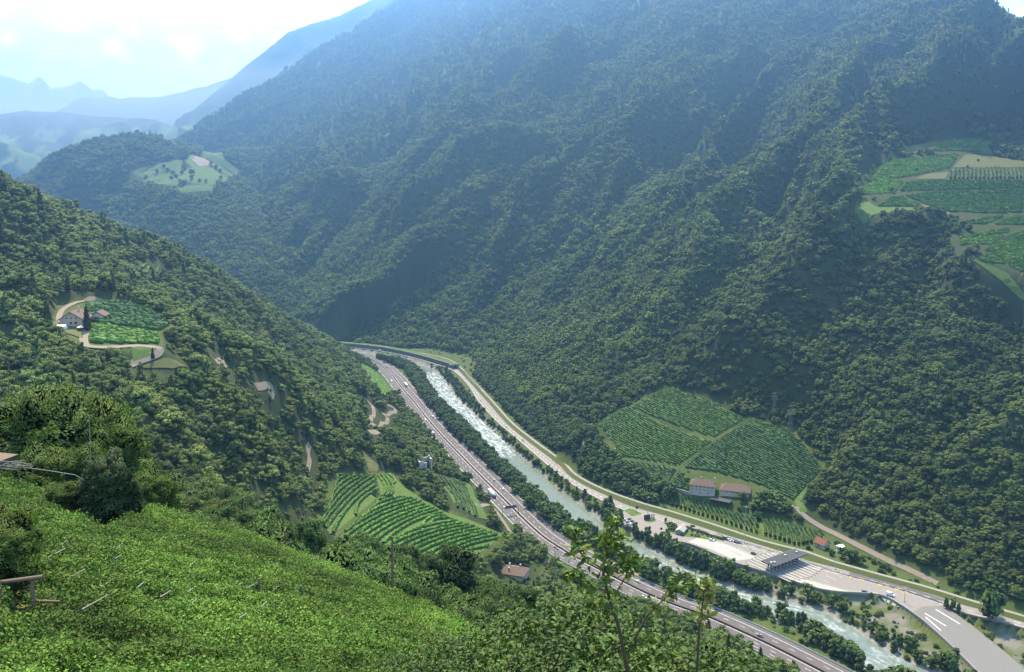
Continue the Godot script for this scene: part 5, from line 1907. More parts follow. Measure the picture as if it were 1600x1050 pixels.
func ragged(s: Shape, seed_: int, much: float) -> Shape:      # an uneven outline
	var f := FastNoiseLite.new()
	f.seed = seed_ + 60
	f.frequency = 3.2
	f.fractal_octaves = 2
	for i in s.v.size():
		var d := s.v[i] - Vector3(0, 0.45, 0)
		s.v[i] = Vector3(0, 0.45, 0) + d * (1.0 + much * 2.0 * f.get_noise_3dv(d.normalized() * 0.5 + Vector3(seed_, 0, 0)))
	return s

var crowns_near: Array[Shape] = []
var crowns_close: Array[Shape] = []
var crowns_far: Array[Shape] = []
var clumps: Array[Shape] = []
var no_trees: Array = []           # outlines in plan where no tree grows
var no_boxes: Array = []

func keep_clear(poly: PackedVector2Array, grown := 4.0) -> void:
	# the trees beside an opening stand clear of it, farthest on the valley side, where the ground was cleared too
	if grown > 0.0:
		var mid := Vector2.ZERO
		for q in poly: mid += q / poly.size()
		var moved := PackedVector2Array()
		for q in poly: moved.append(q - mid.normalized() * (7.0 if grown < 5.0 else 14.0 if grown < 6.0 else 22.0))
		if grown < 5.0 or grown > 6.0: keep_clear(moved, 0.0)
		else: low_zone(moved)
		for g in Geometry2D.offset_polygon(poly, grown): keep_clear(g, 0.0)
		return
	var b := Rect2(poly[0], Vector2.ZERO)
	for q in poly: b = b.expand(q)
	no_trees.append(poly)
	no_boxes.append(b)

var low_zones: Array = []          # places where only low shrubs grow
var low_boxes: Array = []
func low_zone(poly: PackedVector2Array) -> void:
	var b := Rect2(poly[0], Vector2.ZERO)
	for q in poly: b = b.expand(q)
	low_zones.append(poly)
	low_boxes.append(b)

func low_place(p: Vector2) -> bool:
	for i in low_zones.size():
		if low_boxes[i].has_point(p) and Geometry2D.is_point_in_polygon(p, low_zones[i]): return true
	return false

func cleared(p: Vector2) -> bool:
	for i in no_trees.size():
		if no_boxes[i].has_point(p) and Geometry2D.is_point_in_polygon(p, no_trees[i]): return true
	return false

class Stand:
	var buf: Array = []
	var meshes: Array = []
	func _init(shapes: Array) -> void:
		for s in shapes:
			meshes.append((s as Shape).mesh())
			buf.append(PackedFloat32Array())
	func put(k: int, p: Vector3, w: float, h: float, turn: float, c: Color) -> void:
		var a := cos(turn) * w
		var b := sin(turn) * w
		buf[k].append_array(PackedFloat32Array([a, 0, b, p.x, 0, h, 0, p.y, -b, 0, a, p.z, c.r, c.g, c.b, 1.0]))

func grow(stand: Stand, called: String, label: String, category: String) -> void:
	for k in stand.meshes.size():
		var b: PackedFloat32Array = stand.buf[k]
		if b.is_empty(): continue
		var mm := MultiMesh.new()
		mm.transform_format = MultiMesh.TRANSFORM_3D
		mm.use_colors = true
		mm.mesh = stand.meshes[k]
		mm.instance_count = b.size() / 16
		mm.buffer = b
		var o := MultiMeshInstance3D.new()
		o.name = numbered(called)
		o.multimesh = mm
		o.material_override = M["foliage"]
		add_child(o)
		tag(o, label, category, called.replace("_", " "), "stuff")

func leaf_tone(p: Vector2, high: float) -> Color:
	var n := ncl.get_noise_2d(p.x, p.y)
	var m := ncl.get_noise_2d(p.x * 4.0 + 900.0, p.y * 4.0)
	var c := Color(0.09, 0.13, 0.033).lerp(Color(0.132, 0.175, 0.045), clampf(0.5 + n * 1.2, 0, 1))
	c = c.lerp(Color(0.045, 0.08, 0.024), clampf(m * 1.4, 0.0, 0.8))
	c = c.lerp(Color(0.045, 0.07, 0.032), clampf((high - 450.0) / 900.0, 0.0, 0.35))
	return c * rnd(0.72, 1.3)

func build_forest() -> void:
	for i in 6: crowns_near.append(crown(i + 1, 0 if i < 5 else 3, 11, 150, 0.04, 4, 7))
	for i in 5: crowns_close.append(ragged(crown(i + 41, 0 if i < 4 else 3, 14, 520, 0.018, 5, 8), i, 0.14))
	for i in 5: crowns_far.append(crown(i + 20, 0, 7, 26, 0.085, 3, 6))
	crowns_far.append(crown(31, 2, 6, 8, 0.1, 3, 5))
	crowns_near.append(crown(51, 2, 8, 70, 0.04, 4, 7))
	crowns_near.append(crown(52, 1, 9, 100, 0.04, 4, 7))
	rng.seed = 99
	var near := Stand.new(crowns_near)
	var far := Stand.new(crowns_far)
	var left_wood := Stand.new(crowns_near)
	var close_wood := Stand.new(crowns_close)
	var near_trees := []
	for z in [[[430, 800], [483, 803], [530, 840], [600, 855], [640, 882], [704, 889], [705, 910], [620, 912], [520, 890], [430, 845]], [[755, 884], [848, 876], [870, 910], [850, 925], [770, 925]], [[880, 905], [900, 915], [940, 930], [930, 945], [870, 925]]]:
		low_zone(hits(z, 130.0))
	var n := 0
	var d := 108.0
	while d < 4400.0:
		var gap := 4.9 if d < 480.0 else 5.5 if d < 1000.0 else lerpf(5.5, 10.5, clampf((d - 1000.0) / 2000.0, 0.0, 1.0))
		var k := int(1.5 * d / gap)
		for i in k:
			var x := ((i + rnd(0.05, 0.95)) / k * 1.5 - 0.75) * d
			var z := -(d + rnd(-0.45, 0.45) * gap)
			var p := Vector2(x, z)
			var hl := field(fHL, x, z) if z > -1650.0 else -200.0
			var s := field(fS, x, z)
			if s < 4.0 and hl < 2.5 and z > -1470.0: continue
			if z <= -1470.0 and z > -1900.0 and (absf(field(fRiv, x, z)) < 19.0 or absf(field(fSs, x, z)) < 13.0): continue
			if absf(field(fRail, x, z)) < 11.0 or absf(field(fMw, x, z)) < 18.0: continue
			if cleared(p): continue
			var right := s > 0.0 and hl < 5.0
			if ncl.get_noise_2d(x * 2.3, z * 2.3 + 500.0) < -0.52: continue
			var y := H(x, z)
			if z < -1500.0:
				var st := Vector2(H(x + 6.0, z) - H(x - 6.0, z), H(x, z + 6.0) - H(x, z - 6.0)).length() / 12.0
				if st > 6.0: continue
			var big := rnd(0.55, 1.25) * (1.25 if rng.randf() < 0.12 else 1.0) * (1.0 + 0.25 * ncl.get_noise_2d(x * 1.5 + 333.0, z * 1.5))
			var w := (gap * 1.45 + 0.8) * big
			var h := (gap * 1.05 + 1.4) * big * rnd(0.75, 1.3)
			if low_place(p):
				w *= 0.4
				h *= rnd(0.25, 0.42)
			var c := leaf_tone(p, y)
			var sort := rng.randi() % 6
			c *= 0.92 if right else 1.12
			if d < 1000.0 and rng.randf() < 0.16:
				sort = 6 if rng.randf() < 0.4 else 7
				if sort == 6:
					c *= 0.5
					w *= 1.25
				h *= 1.3
			n += 1
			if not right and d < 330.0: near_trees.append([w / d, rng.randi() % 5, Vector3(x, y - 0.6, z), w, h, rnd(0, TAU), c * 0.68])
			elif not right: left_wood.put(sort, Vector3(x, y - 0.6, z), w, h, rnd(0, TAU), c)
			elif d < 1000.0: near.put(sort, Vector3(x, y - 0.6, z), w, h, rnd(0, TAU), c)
			else:
				var kind := rng.randi() % 5
				if rng.randf() < (0.45 if y > 420.0 else 0.1):
					kind = 5
					h *= 1.25
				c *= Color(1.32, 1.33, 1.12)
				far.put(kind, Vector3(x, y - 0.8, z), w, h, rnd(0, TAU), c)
		d += gap * 0.92
	grow(near, "mountain_wood", "dense broadleaf wood on the lower mountainside across the river", "wood")
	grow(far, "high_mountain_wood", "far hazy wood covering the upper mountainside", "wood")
	single_wood(near_trees, close_wood)
	grow(close_wood, "slope_wood", "dark broadleaf wood on the steep slope just below the near vineyard", "wood")
	grow(left_wood, "hillside_wood", "dense broadleaf wood on the steep hillside above the motorway", "wood")
	print("trees ", n, " ms ", Time.get_ticks_msec())

func single_wood(list: Array, rest: Stand) -> void:      # the trees of the nearest wood that show largest are single trees
	list.sort_custom(func(a, b): return a[0] > b[0])
	var tints := []
	for k in 6:
		var m: StandardMaterial3D = M["foliage"].duplicate()
		var v: float = [0.62, 0.8, 1.0, 1.2, 0.9, 1.1][k]
		m.albedo_color = (Color(0.052, 0.098, 0.024) * 0.72 * v).linear_to_srgb() if k < 4 else (Color(0.066, 0.108, 0.026) * 0.72 * v).linear_to_srgb()
		tints.append(m)
	var chosen := []
	for q in list:
		var top: Vector3 = q[2] + Vector3(0, q[4] * 0.85, 0)
		var s := seen_at(top)
		var shown := s.x > -20.0 and s.x < 1620.0 and s.y > 0.0 and s.y < 1060.0
		if shown and chosen.size() < 285:
			var dir := top - CAM
			for k in range(8, 40):
				var p: Vector3 = CAM + dir * (k / 40.0)
				if p.y < H(p.x, p.z) - 0.3: shown = false
			if shown:
				chosen.append([s.x, s.y, q])
				continue
		rest.put(q[1], q[2], q[3], q[4], q[5], q[6])
	chosen.sort_custom(func(a, b): return a[0] < b[0])
	var count := {}
	for c in chosen:
		var q: Array = c[2]
		var where := "under the farm terrace" if c[1] < 640.0 else ("behind the near vineyard" if c[0] < 300.0 else ("left of the spur vineyard" if c[0] < 500.0 and c[1] < 860.0 else ("along the near vineyard's lower edge" if c[0] < 720.0 else "between thicket and motorway")))
		var tone := 0
		var lum: float = q[6].g
		for k in 4:
			if lum > 0.04 + 0.02 * k: tone = k
		if c[0] > 0.0 and int(c[0] * 7.0) % 5 == 0: tone = 4 + int(c[0]) % 2
		var size := "large" if q[3] > 9.5 else ("small" if q[3] < 6.0 else "middling")
		var key: String = size + where
		count[key] = count.get(key, 0) + 1
		var o := piece("forest_tree", crowns_close_mesh(q[1]), tints[tone])
		o.position = q[2]
		o.rotation.y = q[5]
		o.scale = Vector3(q[3], q[4], q[3])
		tag(o, "%s tree %s, %s of that size from the left" % [size, where, ordinal(count[key], 0)], "tree", "trees of the near woods")

var close_meshes := {}
func crowns_close_mesh(k: int) -> ArrayMesh:
	if not close_meshes.has(k): close_meshes[k] = crowns_close[k].mesh()
	return close_meshes[k]
# ---------------------------------------------------------------- single trees along the water, and by the houses
func make_tree(form: int, seed_: int, lumps: int, per: int, size: float, tone: Color) -> Node3D:   # a tree one metre tall at scale 1
	var t := Node3D.new()
	var c := crown(seed_, form, lumps, per, size)
	for i in c.c.size(): c.c[i] *= tone
	piece("crown", c.mesh(), M["foliage"], t)
	rng.seed = seed_
	var s := Shape.new()
	s.pipe([Vector3(0, -0.1, 0), Vector3(0.01, 0.12, 0.0), Vector3(0, 0.5, 0.01)], 0.035, 0.012, 6)
	for k in 4:
		var a := k * 1.7 + rnd(0, 0.6)
		s.pipe([Vector3(0, 0.18 + 0.05 * k, 0), Vector3(cos(a) * 0.12, 0.38 + 0.05 * k, sin(a) * 0.12)], 0.014, 0.005, 4)
	piece("trunk", s.mesh(), M["bark"], t)
	return t

func plant(src: Node3D, called: String, label: String, group: String, p: Vector3, h: float, w := 1.0) -> void:
	var o: Node3D = src.duplicate()
	o.name = numbered(called)
	add_child(o)
	o.position = p
	o.rotation.y = rnd(0, TAU)
	o.scale = Vector3(h * w, h, h * w)
	tag(o, label, "tree", group)

var planted := {}
func row_of(l: PackedVector2Array, off0: float, off1: float, z0: float, z1: float, gap: float, kinds: Array, h0: float, h1: float, called: String, label: String, group: String, rest: Stand, singles_from: float, w := 1.0) -> void:
	var run := 0.0
	for i in l.size() - 1:
		run += l[i].distance_to(l[i + 1])
		if run < gap: continue
		run = 0.0
		var c := l[i]
		if c.y < z0 or c.y > z1: continue
		var t := (l[i + 1] - l[i]).normalized()
		var n := Vector2(-t.y, t.x)
		var span := absf(off1 - off0)
		var m := maxi(1, int(span / gap))
		for k in m:
			if rng.randf() < 0.08: continue
			var p := c + n * lerpf(off0, off1, (k + rnd(0.1, 0.9)) / m) + t * rnd(-0.6, 0.6) * gap
			if absf(field(fRiv, p.x, p.y)) < 15.5: continue
			if absf(field(fSs, p.x, p.y)) < 10.0 or absf(field(fMw, p.x, p.y)) < 15.0: continue
			if plaza_box.has_point(p) and outside(p, plaza_poly) < 1.5: continue
			var y := H(p.x, p.y)
			if y < -5.2: continue
			var h := rnd(h0, h1)
			if c.y > singles_from: plant(kinds[rng.randi() % kinds.size()], called, tree_label(label, h, h1), group, Vector3(p.x, y - 0.2, p.y), h, w * rnd(0.85, 1.2))
			else: rest.put(rng.randi() % 5, Vector3(p.x, y - 0.4, p.y), h * 0.95 * w, h * 0.95, rnd(0, TAU), Color(0.06, 0.1, 0.035) * rnd(0.75, 1.3))

func tree_label(where: String, h: float, most: float) -> String:
	var n: int = planted.get(where, 0) + 1
	planted[where] = n
	return "%s tree, %s from the far end of %s" % ["tall" if h > most * 0.85 else ("short" if h < most * 0.62 else "middling"), ordinal(n, 0), where]

func build_single_trees() -> void:
	rng.seed = 1212
	var g0 := Color(0.08, 0.13, 0.035)
	var round_trees := [make_tree(0, 61, 9, 60, 0.075, g0), make_tree(0, 62, 9, 60, 0.075, g0 * 0.8), make_tree(0, 63, 10, 60, 0.07, Color(0.1, 0.15, 0.045))]
	var slim := [make_tree(1, 64, 9, 60, 0.06, Color(0.085, 0.125, 0.045)), make_tree(1, 65, 10, 60, 0.06, Color(0.1, 0.15, 0.04)), make_tree(1, 66, 9, 60, 0.06, Color(0.075, 0.115, 0.05))]
	var conifer := make_tree(2, 67, 12, 70, 0.06, Color(0.03, 0.055, 0.028))
	var both := [round_trees[0], round_trees[1], round_trees[2], slim[0], slim[2]]
	rng.seed = 777
	var rest := Stand.new(crowns_near)
	var ml := smooth_line(mw, 3.0)
	var rl := smooth_line(riv, 3.0)
	# left bank: a dense belt between motorway and river
	row_of(rl, 16.0, 36.0, -1420.0, -640.0, 4.6, both, 7.5, 14.5, "riverside_tree", "the belt between motorway and river", "trees between motorway and river", rest, -770.0)
	row_of(rl, 15.0, 30.0, -640.0, -400.0, 4.2, both, 4.0, 13.5, "riverside_tree", "the lower left river bank", "trees beside the lower river", rest, -640.0)
	# right bank
	row_of(rl, -16.0, -28.0, -1330.0, -690.0, 4.2, both, 3.5, 7.5, "bank_tree", "the bank between river and main road", "trees between river and main road", rest, -780.0)
	row_of(rl, -15.5, -29.0, -690.0, -560.0, 4.2, slim, 7.0, 15.0, "slender_tree", "the slender row below the toll plaza", "slender trees below the toll plaza", rest, -690.0)
	row_of(rl, -15.0, -27.0, -570.0, -420.0, 4.6, both, 3.0, 11.0, "slender_tree", "the row under the curved plaza wall", "slender trees below the toll plaza", rest, -690.0)
	# between railway path and the fan vineyard
	var fo := smooth_line(rail, 3.0)
	row_of(fo, -8.0, -32.0, -1250.0, -702.0, 5.2, round_trees, 8.0, 12.0, "bank_tree", "the belt above the railway path", "trees above the railway path", rest, -800.0)
	# scrub on the verges and banks: low bushes that nobody would count
	var scrub := Stand.new(crowns_near)
	for i in 14000:
		var d := rnd(430.0, 1500.0)
		var x := rnd(-0.4, 0.68) * d
		var p := Vector2(x, -d)
		var s := field(fS, x, -d)
		if s > 6.0 or field(fHL, x, -d) > 6.0: continue
		var rv := absf(field(fRiv, x, -d))
		if rv < 15.0 or absf(field(fSs, x, -d)) < 9.5 or absf(field(fMw, x, -d)) < 17.5 or absf(field(fRail, x, -d)) < 4.0: continue
		if plaza_box.has_point(p) and outside(p, plaza_poly) < 1.0: continue
		if cleared(p): continue
		var side := field(fRail, x, -d)
		var many := 0.95 if rv < 46.0 else (0.75 if s > -16.0 or d < 560.0 else 0.22)
		if ncl.get_noise_2d(x * 3.0, -d * 3.0) * 0.8 + rng.randf() > many: continue
		var h := (rnd(0.7, 3.2) if s < -14.0 else rnd(1.5, 5.0))
		scrub.put(rng.randi() % 6, Vector3(x, H(x, -d) - 0.2, -d), h * rnd(1.1, 1.8), h, rnd(0, TAU), Color(0.075, 0.115, 0.032) * rnd(0.7, 1.3))
	grow(scrub, "scrub", "low green scrub along the banks and verges of the valley floor", "scrub")
	grow(rest, "riverside_wood", "trees of the belts along the far river and road", "wood")
	# trees round the houses
	for q in [[1048, 775, 12, 1.1], [1036, 768, 11, 1.1], [1184, 797, 12, 1.2], [1195, 788, 14, 1.2], [1206, 788, 14, 1.2], [1218, 795, 12, 1.1], [1198, 798, 12, 1.2], [1180, 800, 10, 1.2], [1222, 803, 10, 1.1], [1185, 812, 8, 1.2]]:
		plant(round_trees[rng.randi() % 3], "garden_tree", "big round tree, %s of those planted round the cream house from the left" % ordinal(([1036, 1048, 1180, 1184, 1185, 1195, 1198, 1206, 1218, 1222].find(q[0]) + 1), 0), "trees round the cream house", hit(q[0], q[1]), q[2], q[3])
	plant(round_trees[2], "garden_tree", "small reddish brown tree in front of the cream house's second wing", "", hit(1160, 783), 9.0, 1.0)
	plant(conifer, "conifer", "tall dark conifer beside the right corner of the white farmhouse", "", hit(137, 517), 13.0, 0.95)
	plant(conifer, "conifer", "small dark conifer beside the hairpin below the farm terrace", "", hit(239, 561), 6.0, 0.9)
	plant(slim[0], "cypress", "thin dark cypress beside the motorway above the hipped house", "", hit(814, 862), 14.0, 0.5)
	plant(round_trees[0], "roadside_tree", "large leafy tree alone beside the railway path at the lower right", "", hit(1551, 968), 22.0, 0.85)
	for q in [[1316, 872, 9], [1330, 878, 11], [1345, 882, 8], [1300, 868, 5]]:
		plant(round_trees[1], "roadside_tree", "%s round dark tree from the left between cottage and forest track" % ordinal([1300, 1316, 1330, 1345].find(q[0]) + 1, 0), "trees beside the cottage", hit(q[0], q[1]), q[2], 1.0)
	for q in [[1478, 950, 8], [1488, 953, 9], [1497, 957, 7]]:
		plant(slim[1], "roadside_tree", "%s thin young tree from the left between plaza fence and railway path" % ordinal([1478, 1488, 1497].find(q[0]) + 1, 0), "thin trees at the plaza's lower end", hit(q[0], q[1]), q[2], 0.9)
	for q in [[1044, 822, 3], [1049, 822, 4], [1054, 823, 3.5], [1046, 829, 3], [1052, 829, 3.5], [1066, 837, 2.5], [1042, 831, 2.2]]:
		plant(round_trees[1], "shrub", "dark round shrub, %s of those round the plaza kiosk from the left" % ordinal([1042, 1044, 1046, 1049, 1052, 1054, 1066].find(q[0]) + 1, 0), "shrubs round the kiosk", hit(q[0], q[1]), q[2], 1.3)
	for k in 16:
		plant(round_trees[1], "hedge_shrub", "low dark shrub, %s from the left in the hedge along the plaza lawn" % ordinal(k + 1, 0), "hedge along the plaza lawn", hit(1073 + k * 3.7, 825 + k * 1.22), rnd(1.6, 2.4), 1.7)
	var spots := [[1414, 246, 7], [1424, 244, 6], [1436, 241, 8], [1449, 240, 6], [1470, 246, 5], [1556, 238, 13], [1566, 240, 15], [1578, 241, 14], [1590, 243, 13], [1600, 244, 14], [1548, 232, 8], [1432, 268, 5], [1528, 252, 4], [1512, 262, 4], [1392, 300, 7], [1480, 345, 8], [1490, 352, 9], [1498, 360, 7], [1520, 348, 5]]
	for i in spots.size():
		plant(round_trees[i % 2], "terrace_tree", "dark round tree on the far right terraces, %s from their upper left corner" % ordinal(i + 1, 0), "trees on the far terraces", hit(spots[i][0], spots[i][1]), spots[i][2], 1.1)
	spots = [[262, 268, 9], [270, 274, 11], [276, 279, 10], [268, 281, 9], [284, 272, 8], [300, 274, 14], [299, 280, 9], [330, 258, 9], [338, 264, 10], [344, 270, 10], [345, 280, 8], [282, 286, 9], [312, 284, 7], [322, 285, 7], [245, 270, 9], [228, 279, 8], [292, 247, 9], [305, 243, 9], [256, 262, 8]]
	for i in spots.size():
		plant(round_trees[i % 2], "meadow_tree", "dark tree on the shoulder's meadows, %s counted from their lower left" % ordinal(i + 1, 0), "trees on the shoulder's meadows", hit(spots[i][0], spots[i][1]), spots[i][2] * 1.3, 1.0)
	for t in round_trees + slim + [conifer]: t.free()
# ---------------------------------------------------------------- the near vineyard, its trees and the sapling in front of the camera
func top_of(x: float, z: float) -> float:        # the top of the pergola vines
	return field(fHL, x, z)

func near_hit(px: float, py: float) -> Vector3:
	var r := ray(px, py)
	r /= -r.z
	var d := 14.0
	while d < 160.0:
		var p := CAM + r * d
		if p.y < top_of(p.x, p.z): return Vector3(p.x, top_of(p.x, p.z), p.z)
		d += 0.1
	return CAM + r * 70.0

func leaf_shape(s: Shape, p: Vector3, up: Vector3, out: Vector3, size: float, lobed: bool) -> void:   # one folded leaf
	var w := up.cross(out).normalized()
	var f := up.cross(w).normalized() * -1.0
	var rim := []
	if lobed:
		for q in [[0.0, -0.1], [0.5, -0.28], [0.62, 0.2], [0.42, 0.42], [0.0, 1.0], [-0.42, 0.42], [-0.62, 0.2], [-0.5, -0.28]]:
			rim.append(p + w * q[0] * size + f * q[1] * size + up * (absf(q[0]) * 0.25 - q[1] * 0.12) * size)
	else:
		for q in [[0.0, 0.0], [0.2, 0.25], [0.25, 0.55], [0.0, 1.0], [-0.25, 0.55], [-0.2, 0.25]]:
			rim.append(p + w * q[0] * size + f * q[1] * size + up * (absf(q[0]) * 0.5 - q[1] * q[1] * 0.25) * size)
	var c := p + f * 0.35 * size
	for i in rim.size():
		var a: Vector3 = rim[i]
		var b: Vector3 = rim[(i + 1) % rim.size()]
		s.tri(c, a, b)

func vine_cluster(seed_: int) -> Shape:
	rng.seed = seed_
	var s := Shape.new()
	for i in 15:
		var up := (Vector3.UP + rdir() * 0.9).normalized()
		var o := Vector3(rnd(-0.36, 0.36), rnd(-0.28, 0.2), rnd(-0.36, 0.36))
		s.col = Color.WHITE * rnd(0.65, 1.35)
		leaf_shape(s, o, up, rdir(), rnd(0.075, 0.13), true)
	return s

func shrub_shape(seed_: int, leaves: int, radius: float, size: float, lobed := false) -> Shape:
	rng.seed = seed_
	var s := Shape.new()
	for i in leaves:
		var d := rdir()
		d.y = absf(d.y) * 1.1 - 0.2
		var p := d * radius * pow(rnd(0.2, 1.0), 0.45) * (1.0 + 0.3 * sin(d.x * 7.0 + seed_) * cos(d.z * 6.0))
		s.col = Color.WHITE * rnd(0.6, 1.4)
		if rng.randf() < 0.06: s.col = Color(1.5, 1.1, 0.6)
		leaf_shape(s, p, (d + Vector3.UP * 0.5 + rdir() * 0.8).normalized(), rdir(), size * rnd(0.7, 1.25), lobed)
	return s

func stems(seed_: int, count: int, h: float, r: float) -> Shape:
	rng.seed = seed_
	var s := Shape.new()
	for i in count:
		var a := TAU * i / count + rnd(-0.4, 0.4)
		var d := Vector3(cos(a), 0, sin(a))
		s.pipe([Vector3.ZERO + d * 0.03 - Vector3(0, h * 0.7, 0), d * h * 0.18 + Vector3(0, h * 0.1, 0), d * h * 0.4 + Vector3(0, h * rnd(0.45, 0.8), 0)], r, r * 0.35, 5)
	return s

func build_foreground() -> void:
	rng.seed = 9090
	var edge := PackedVector2Array()
	for q in [[-260, 700], [0, 738], [45, 752], [72, 788], [128, 812], [165, 826], [205, 806], [212, 775], [240, 782], [300, 806], [420, 851], [520, 889], [640, 938], [720, 970], [800, 1040], [760, 1090], [-260, 1090]]:
		var p := near_hit(q[0], q[1])
		edge.append(Vector2(p.x, p.z))
	var gap := PackedVector2Array()
	for q in [[8, 912], [48, 908], [52, 940], [36, 966], [8, 964]]:
		var p := near_hit(q[0], q[1])
		gap.append(Vector2(p.x, p.z))
	var shapes := []
	for k in 6: shapes.append(vine_cluster(500 + k))
	rng.seed = 31
	var st := Stand.new(shapes)
	var vn := FastNoiseLite.new()
	vn.seed = 4
	vn.frequency = 0.35
	var row := Vector2(0.83, -0.56)
	var z := -14.0
	while z > -92.0:
		var x := z * 0.85
		while x < 12.0:
			var p := Vector2(x + rnd(-0.14, 0.14), z + rnd(-0.14, 0.14))
			x += 0.185
			if p.x > -p.y * 0.2 or not Geometry2D.is_point_in_polygon(p, edge) or Geometry2D.is_point_in_polygon(p, gap): continue
			var a := p.dot(Vector2(-row.y, row.x))
			var wave := sin(a * TAU / 3.4)
			var n := vn.get_noise_2d(p.x, p.y)
			if n + wave * 0.5 < -0.36: continue
			var y := top_of(p.x, p.y) + wave * 0.24 + n * 0.4 + (rnd(0.0, 0.35) if rng.randf() < 0.15 else 0.0)
			var c := Color(0.066, 0.138, 0.018).lerp(Color(0.118, 0.188, 0.027), clampf(0.5 + n * 0.8 + rnd(-0.3, 0.3), 0, 1)) * (1.0 + 0.9 * vn.get_noise_2d(p.x * 0.22 + 70.0, p.y * 0.22)) * rnd(0.5, 1.15)
			var sc := rnd(0.62, 1.0)
			st.put(rng.randi() % 6, Vector3(p.x, y, p.y), sc, sc, rnd(0, TAU), c)
			if rng.randf() < 0.35: st.put(rng.randi() % 6, Vector3(p.x, y - rnd(0.3, 1.2), p.y), sc, sc, rnd(0, TAU), c)
		z -= 0.185
	for k in st.meshes.size():
		var mm := MultiMesh.new()
		mm.transform_format = MultiMesh.TRANSFORM_3D
		mm.use_colors = true
		mm.mesh = st.meshes[k]
		mm.instance_count = st.buf[k].size() / 16
		mm.buffer = st.buf[k]
		var o := MultiMeshInstance3D.new()
		o.name = numbered("vine_leaves")
		o.multimesh = mm
		o.material_override = M["vine"]
		add_child(o)
		tag(o, "bright green vine leaves of the near pergola vineyard", "vine leaves", "near vineyard canopy", "stuff")
	# pale poles that carry the vines
	var zoomed := [[60, 685, 110, 665], [180, 735, 310, 680], [315, 815, 400, 780], [475, 850, 535, 825], [385, 960, 505, 905], [610, 810, 670, 790], [645, 855, 675, 840], [660, 745, 700, 732], [750, 900, 800, 880], [880, 875, 918, 858], [885, 940, 918, 925], [880, 755, 915, 738], [1120, 999, 1155, 985], [1095, 858, 1130, 840], [1160, 850, 1210, 835], [1280, 860, 1310, 850], [1380, 870, 1420, 860], [1300, 690, 1340, 670], [1440, 715, 1500, 705], [1480, 748, 1530, 738], [750, 625, 775, 612], [540, 670, 575, 655], [530, 722, 570, 710], [290, 650, 315, 640], [0, 720, 40, 712], [1090, 582, 1112, 570], [1000, 537, 1022, 522], [1220, 945, 1250, 930], [180, 600, 200, 590], [960, 560, 975, 545]]
	zoomed.sort_custom(func(a, b): return a[0] < b[0])
	for q in zoomed:
		var a := near_hit(q[0] * 0.334, 640 + q[1] * 0.334)
		var b := near_hit(q[2] * 0.334, 640 + q[3] * 0.334)
		var s := Shape.new()
		s.tube(a + Vector3(0, 0.22, 0), b + Vector3(0, 0.36, 0), 0.035, 0.03, 6)
		var o := piece("pergola_pole", s.mesh(), M["weathered_wood"])
		tag(o, "pale vineyard pole, %s" % pole_place(q), "pole", "pale poles in the near vineyard")
	for q in [[1215, 855, 65], [1310, 850, 48], [1410, 880, 56], [1450, 885, 55], [1335, 622, 58], [1310, 968, 45], [440, 1000, 50]]:
		var a := near_hit(q[0] * 0.334, 640 + q[1] * 0.334)
		var h: float = q[2] * 0.334 * -a.z / 1331.0 * 1.1
		var s := Shape.new()
		s.tube(a - Vector3(0, 1.6, 0), a + Vector3(0, h, 0), 0.07, 0.06, 6)
		var o := piece("vineyard_stake", s.mesh(), M["timber"])
		tag(o, "dark stake in the near vineyard, %s from the left" % ordinal([440.0, 1215.0, 1310.0, 1310.5, 1335.0, 1410.0, 1450.0].find(q[0] + (0.5 if q[1] == 968 else 0.0)) + 1, 0), "stake", "dark stakes in the near vineyard")
	var fr := thing("pergola", "dark wooden pergola frame at the open gap in the near vineyard", "pergola")
	for q in [[0, 910, 68, 901, 0.09], [50, 902, 53, 946, 0.085], [53, 939, 94, 940, 0.06], [0, 909, 4, 955, 0.1], [28, 968, 52, 945, 0.06], [-60, 920, 0, 910, 0.09]]:
		var m := near_hit(50, 946)
		var d := -m.z
		var s := Shape.new()
		s.tube(at(q[0], q[1], d), at(q[2], q[3], d - 0.2), q[4], q[4], 7)
		piece("beam", s.mesh(), M["timber"], fr)
	# pipe along the upper edge, poles
	var s := Shape.new()
	s.pipe([at(-20, 726, 62), at(43, 731, 61), at(80, 736, 61), at(117, 742, 60), at(150, 760, 60), at(186, 786, 59)], 0.035, 0.022, 6)
	tag(piece("handrail", s.mesh(), M["weathered_wood"]), "pale sagging pipe along the upper edge of the near vineyard", "pipe")
	for q in [[30, 762, 728], [160, 825, 765]]:
		s = Shape.new()
		s.tube(at(q[0], q[1], 61), at(q[0], q[2], 61), 0.06, 0.05, 6)
		tag(piece("fence_post", s.mesh(), M["timber"]), "short wooden post under the pale pipe, %s" % ("left by the wood pile" if q[0] == 30 else "right in front of the dark bush"), "post")
	s = Shape.new()
	s.pipe([at(142, 745, 64), at(141, 690, 64), at(139, 650, 64), at(136, 648, 64)], 0.035, 0.022, 6)
	tag(piece("lamp_post", s.mesh(), M["weathered_wood"]), "thin pale lamp post in front of the big tree on the left", "lamp post")
	s = Shape.new()
	s.tube(at(613, 940, 66), at(613, 838, 66), 0.11, 0.08, 8)
	s.tube(at(608, 852, 66), at(618, 852, 66), 0.05, 0.05, 6)
	tag(piece("utility_pole", s.mesh(), M["timber"]), "dark wooden utility pole at the lower edge of the near vineyard", "utility pole")
	s = Shape.new()
	s.tube(at(868, 905, 540), at(867, 856, 540), 0.35, 0.2, 6)
	tag(piece("utility_pole", s.mesh(), M["weathered_wood"]), "pale pole beside the motorway near the hipped house", "utility pole")
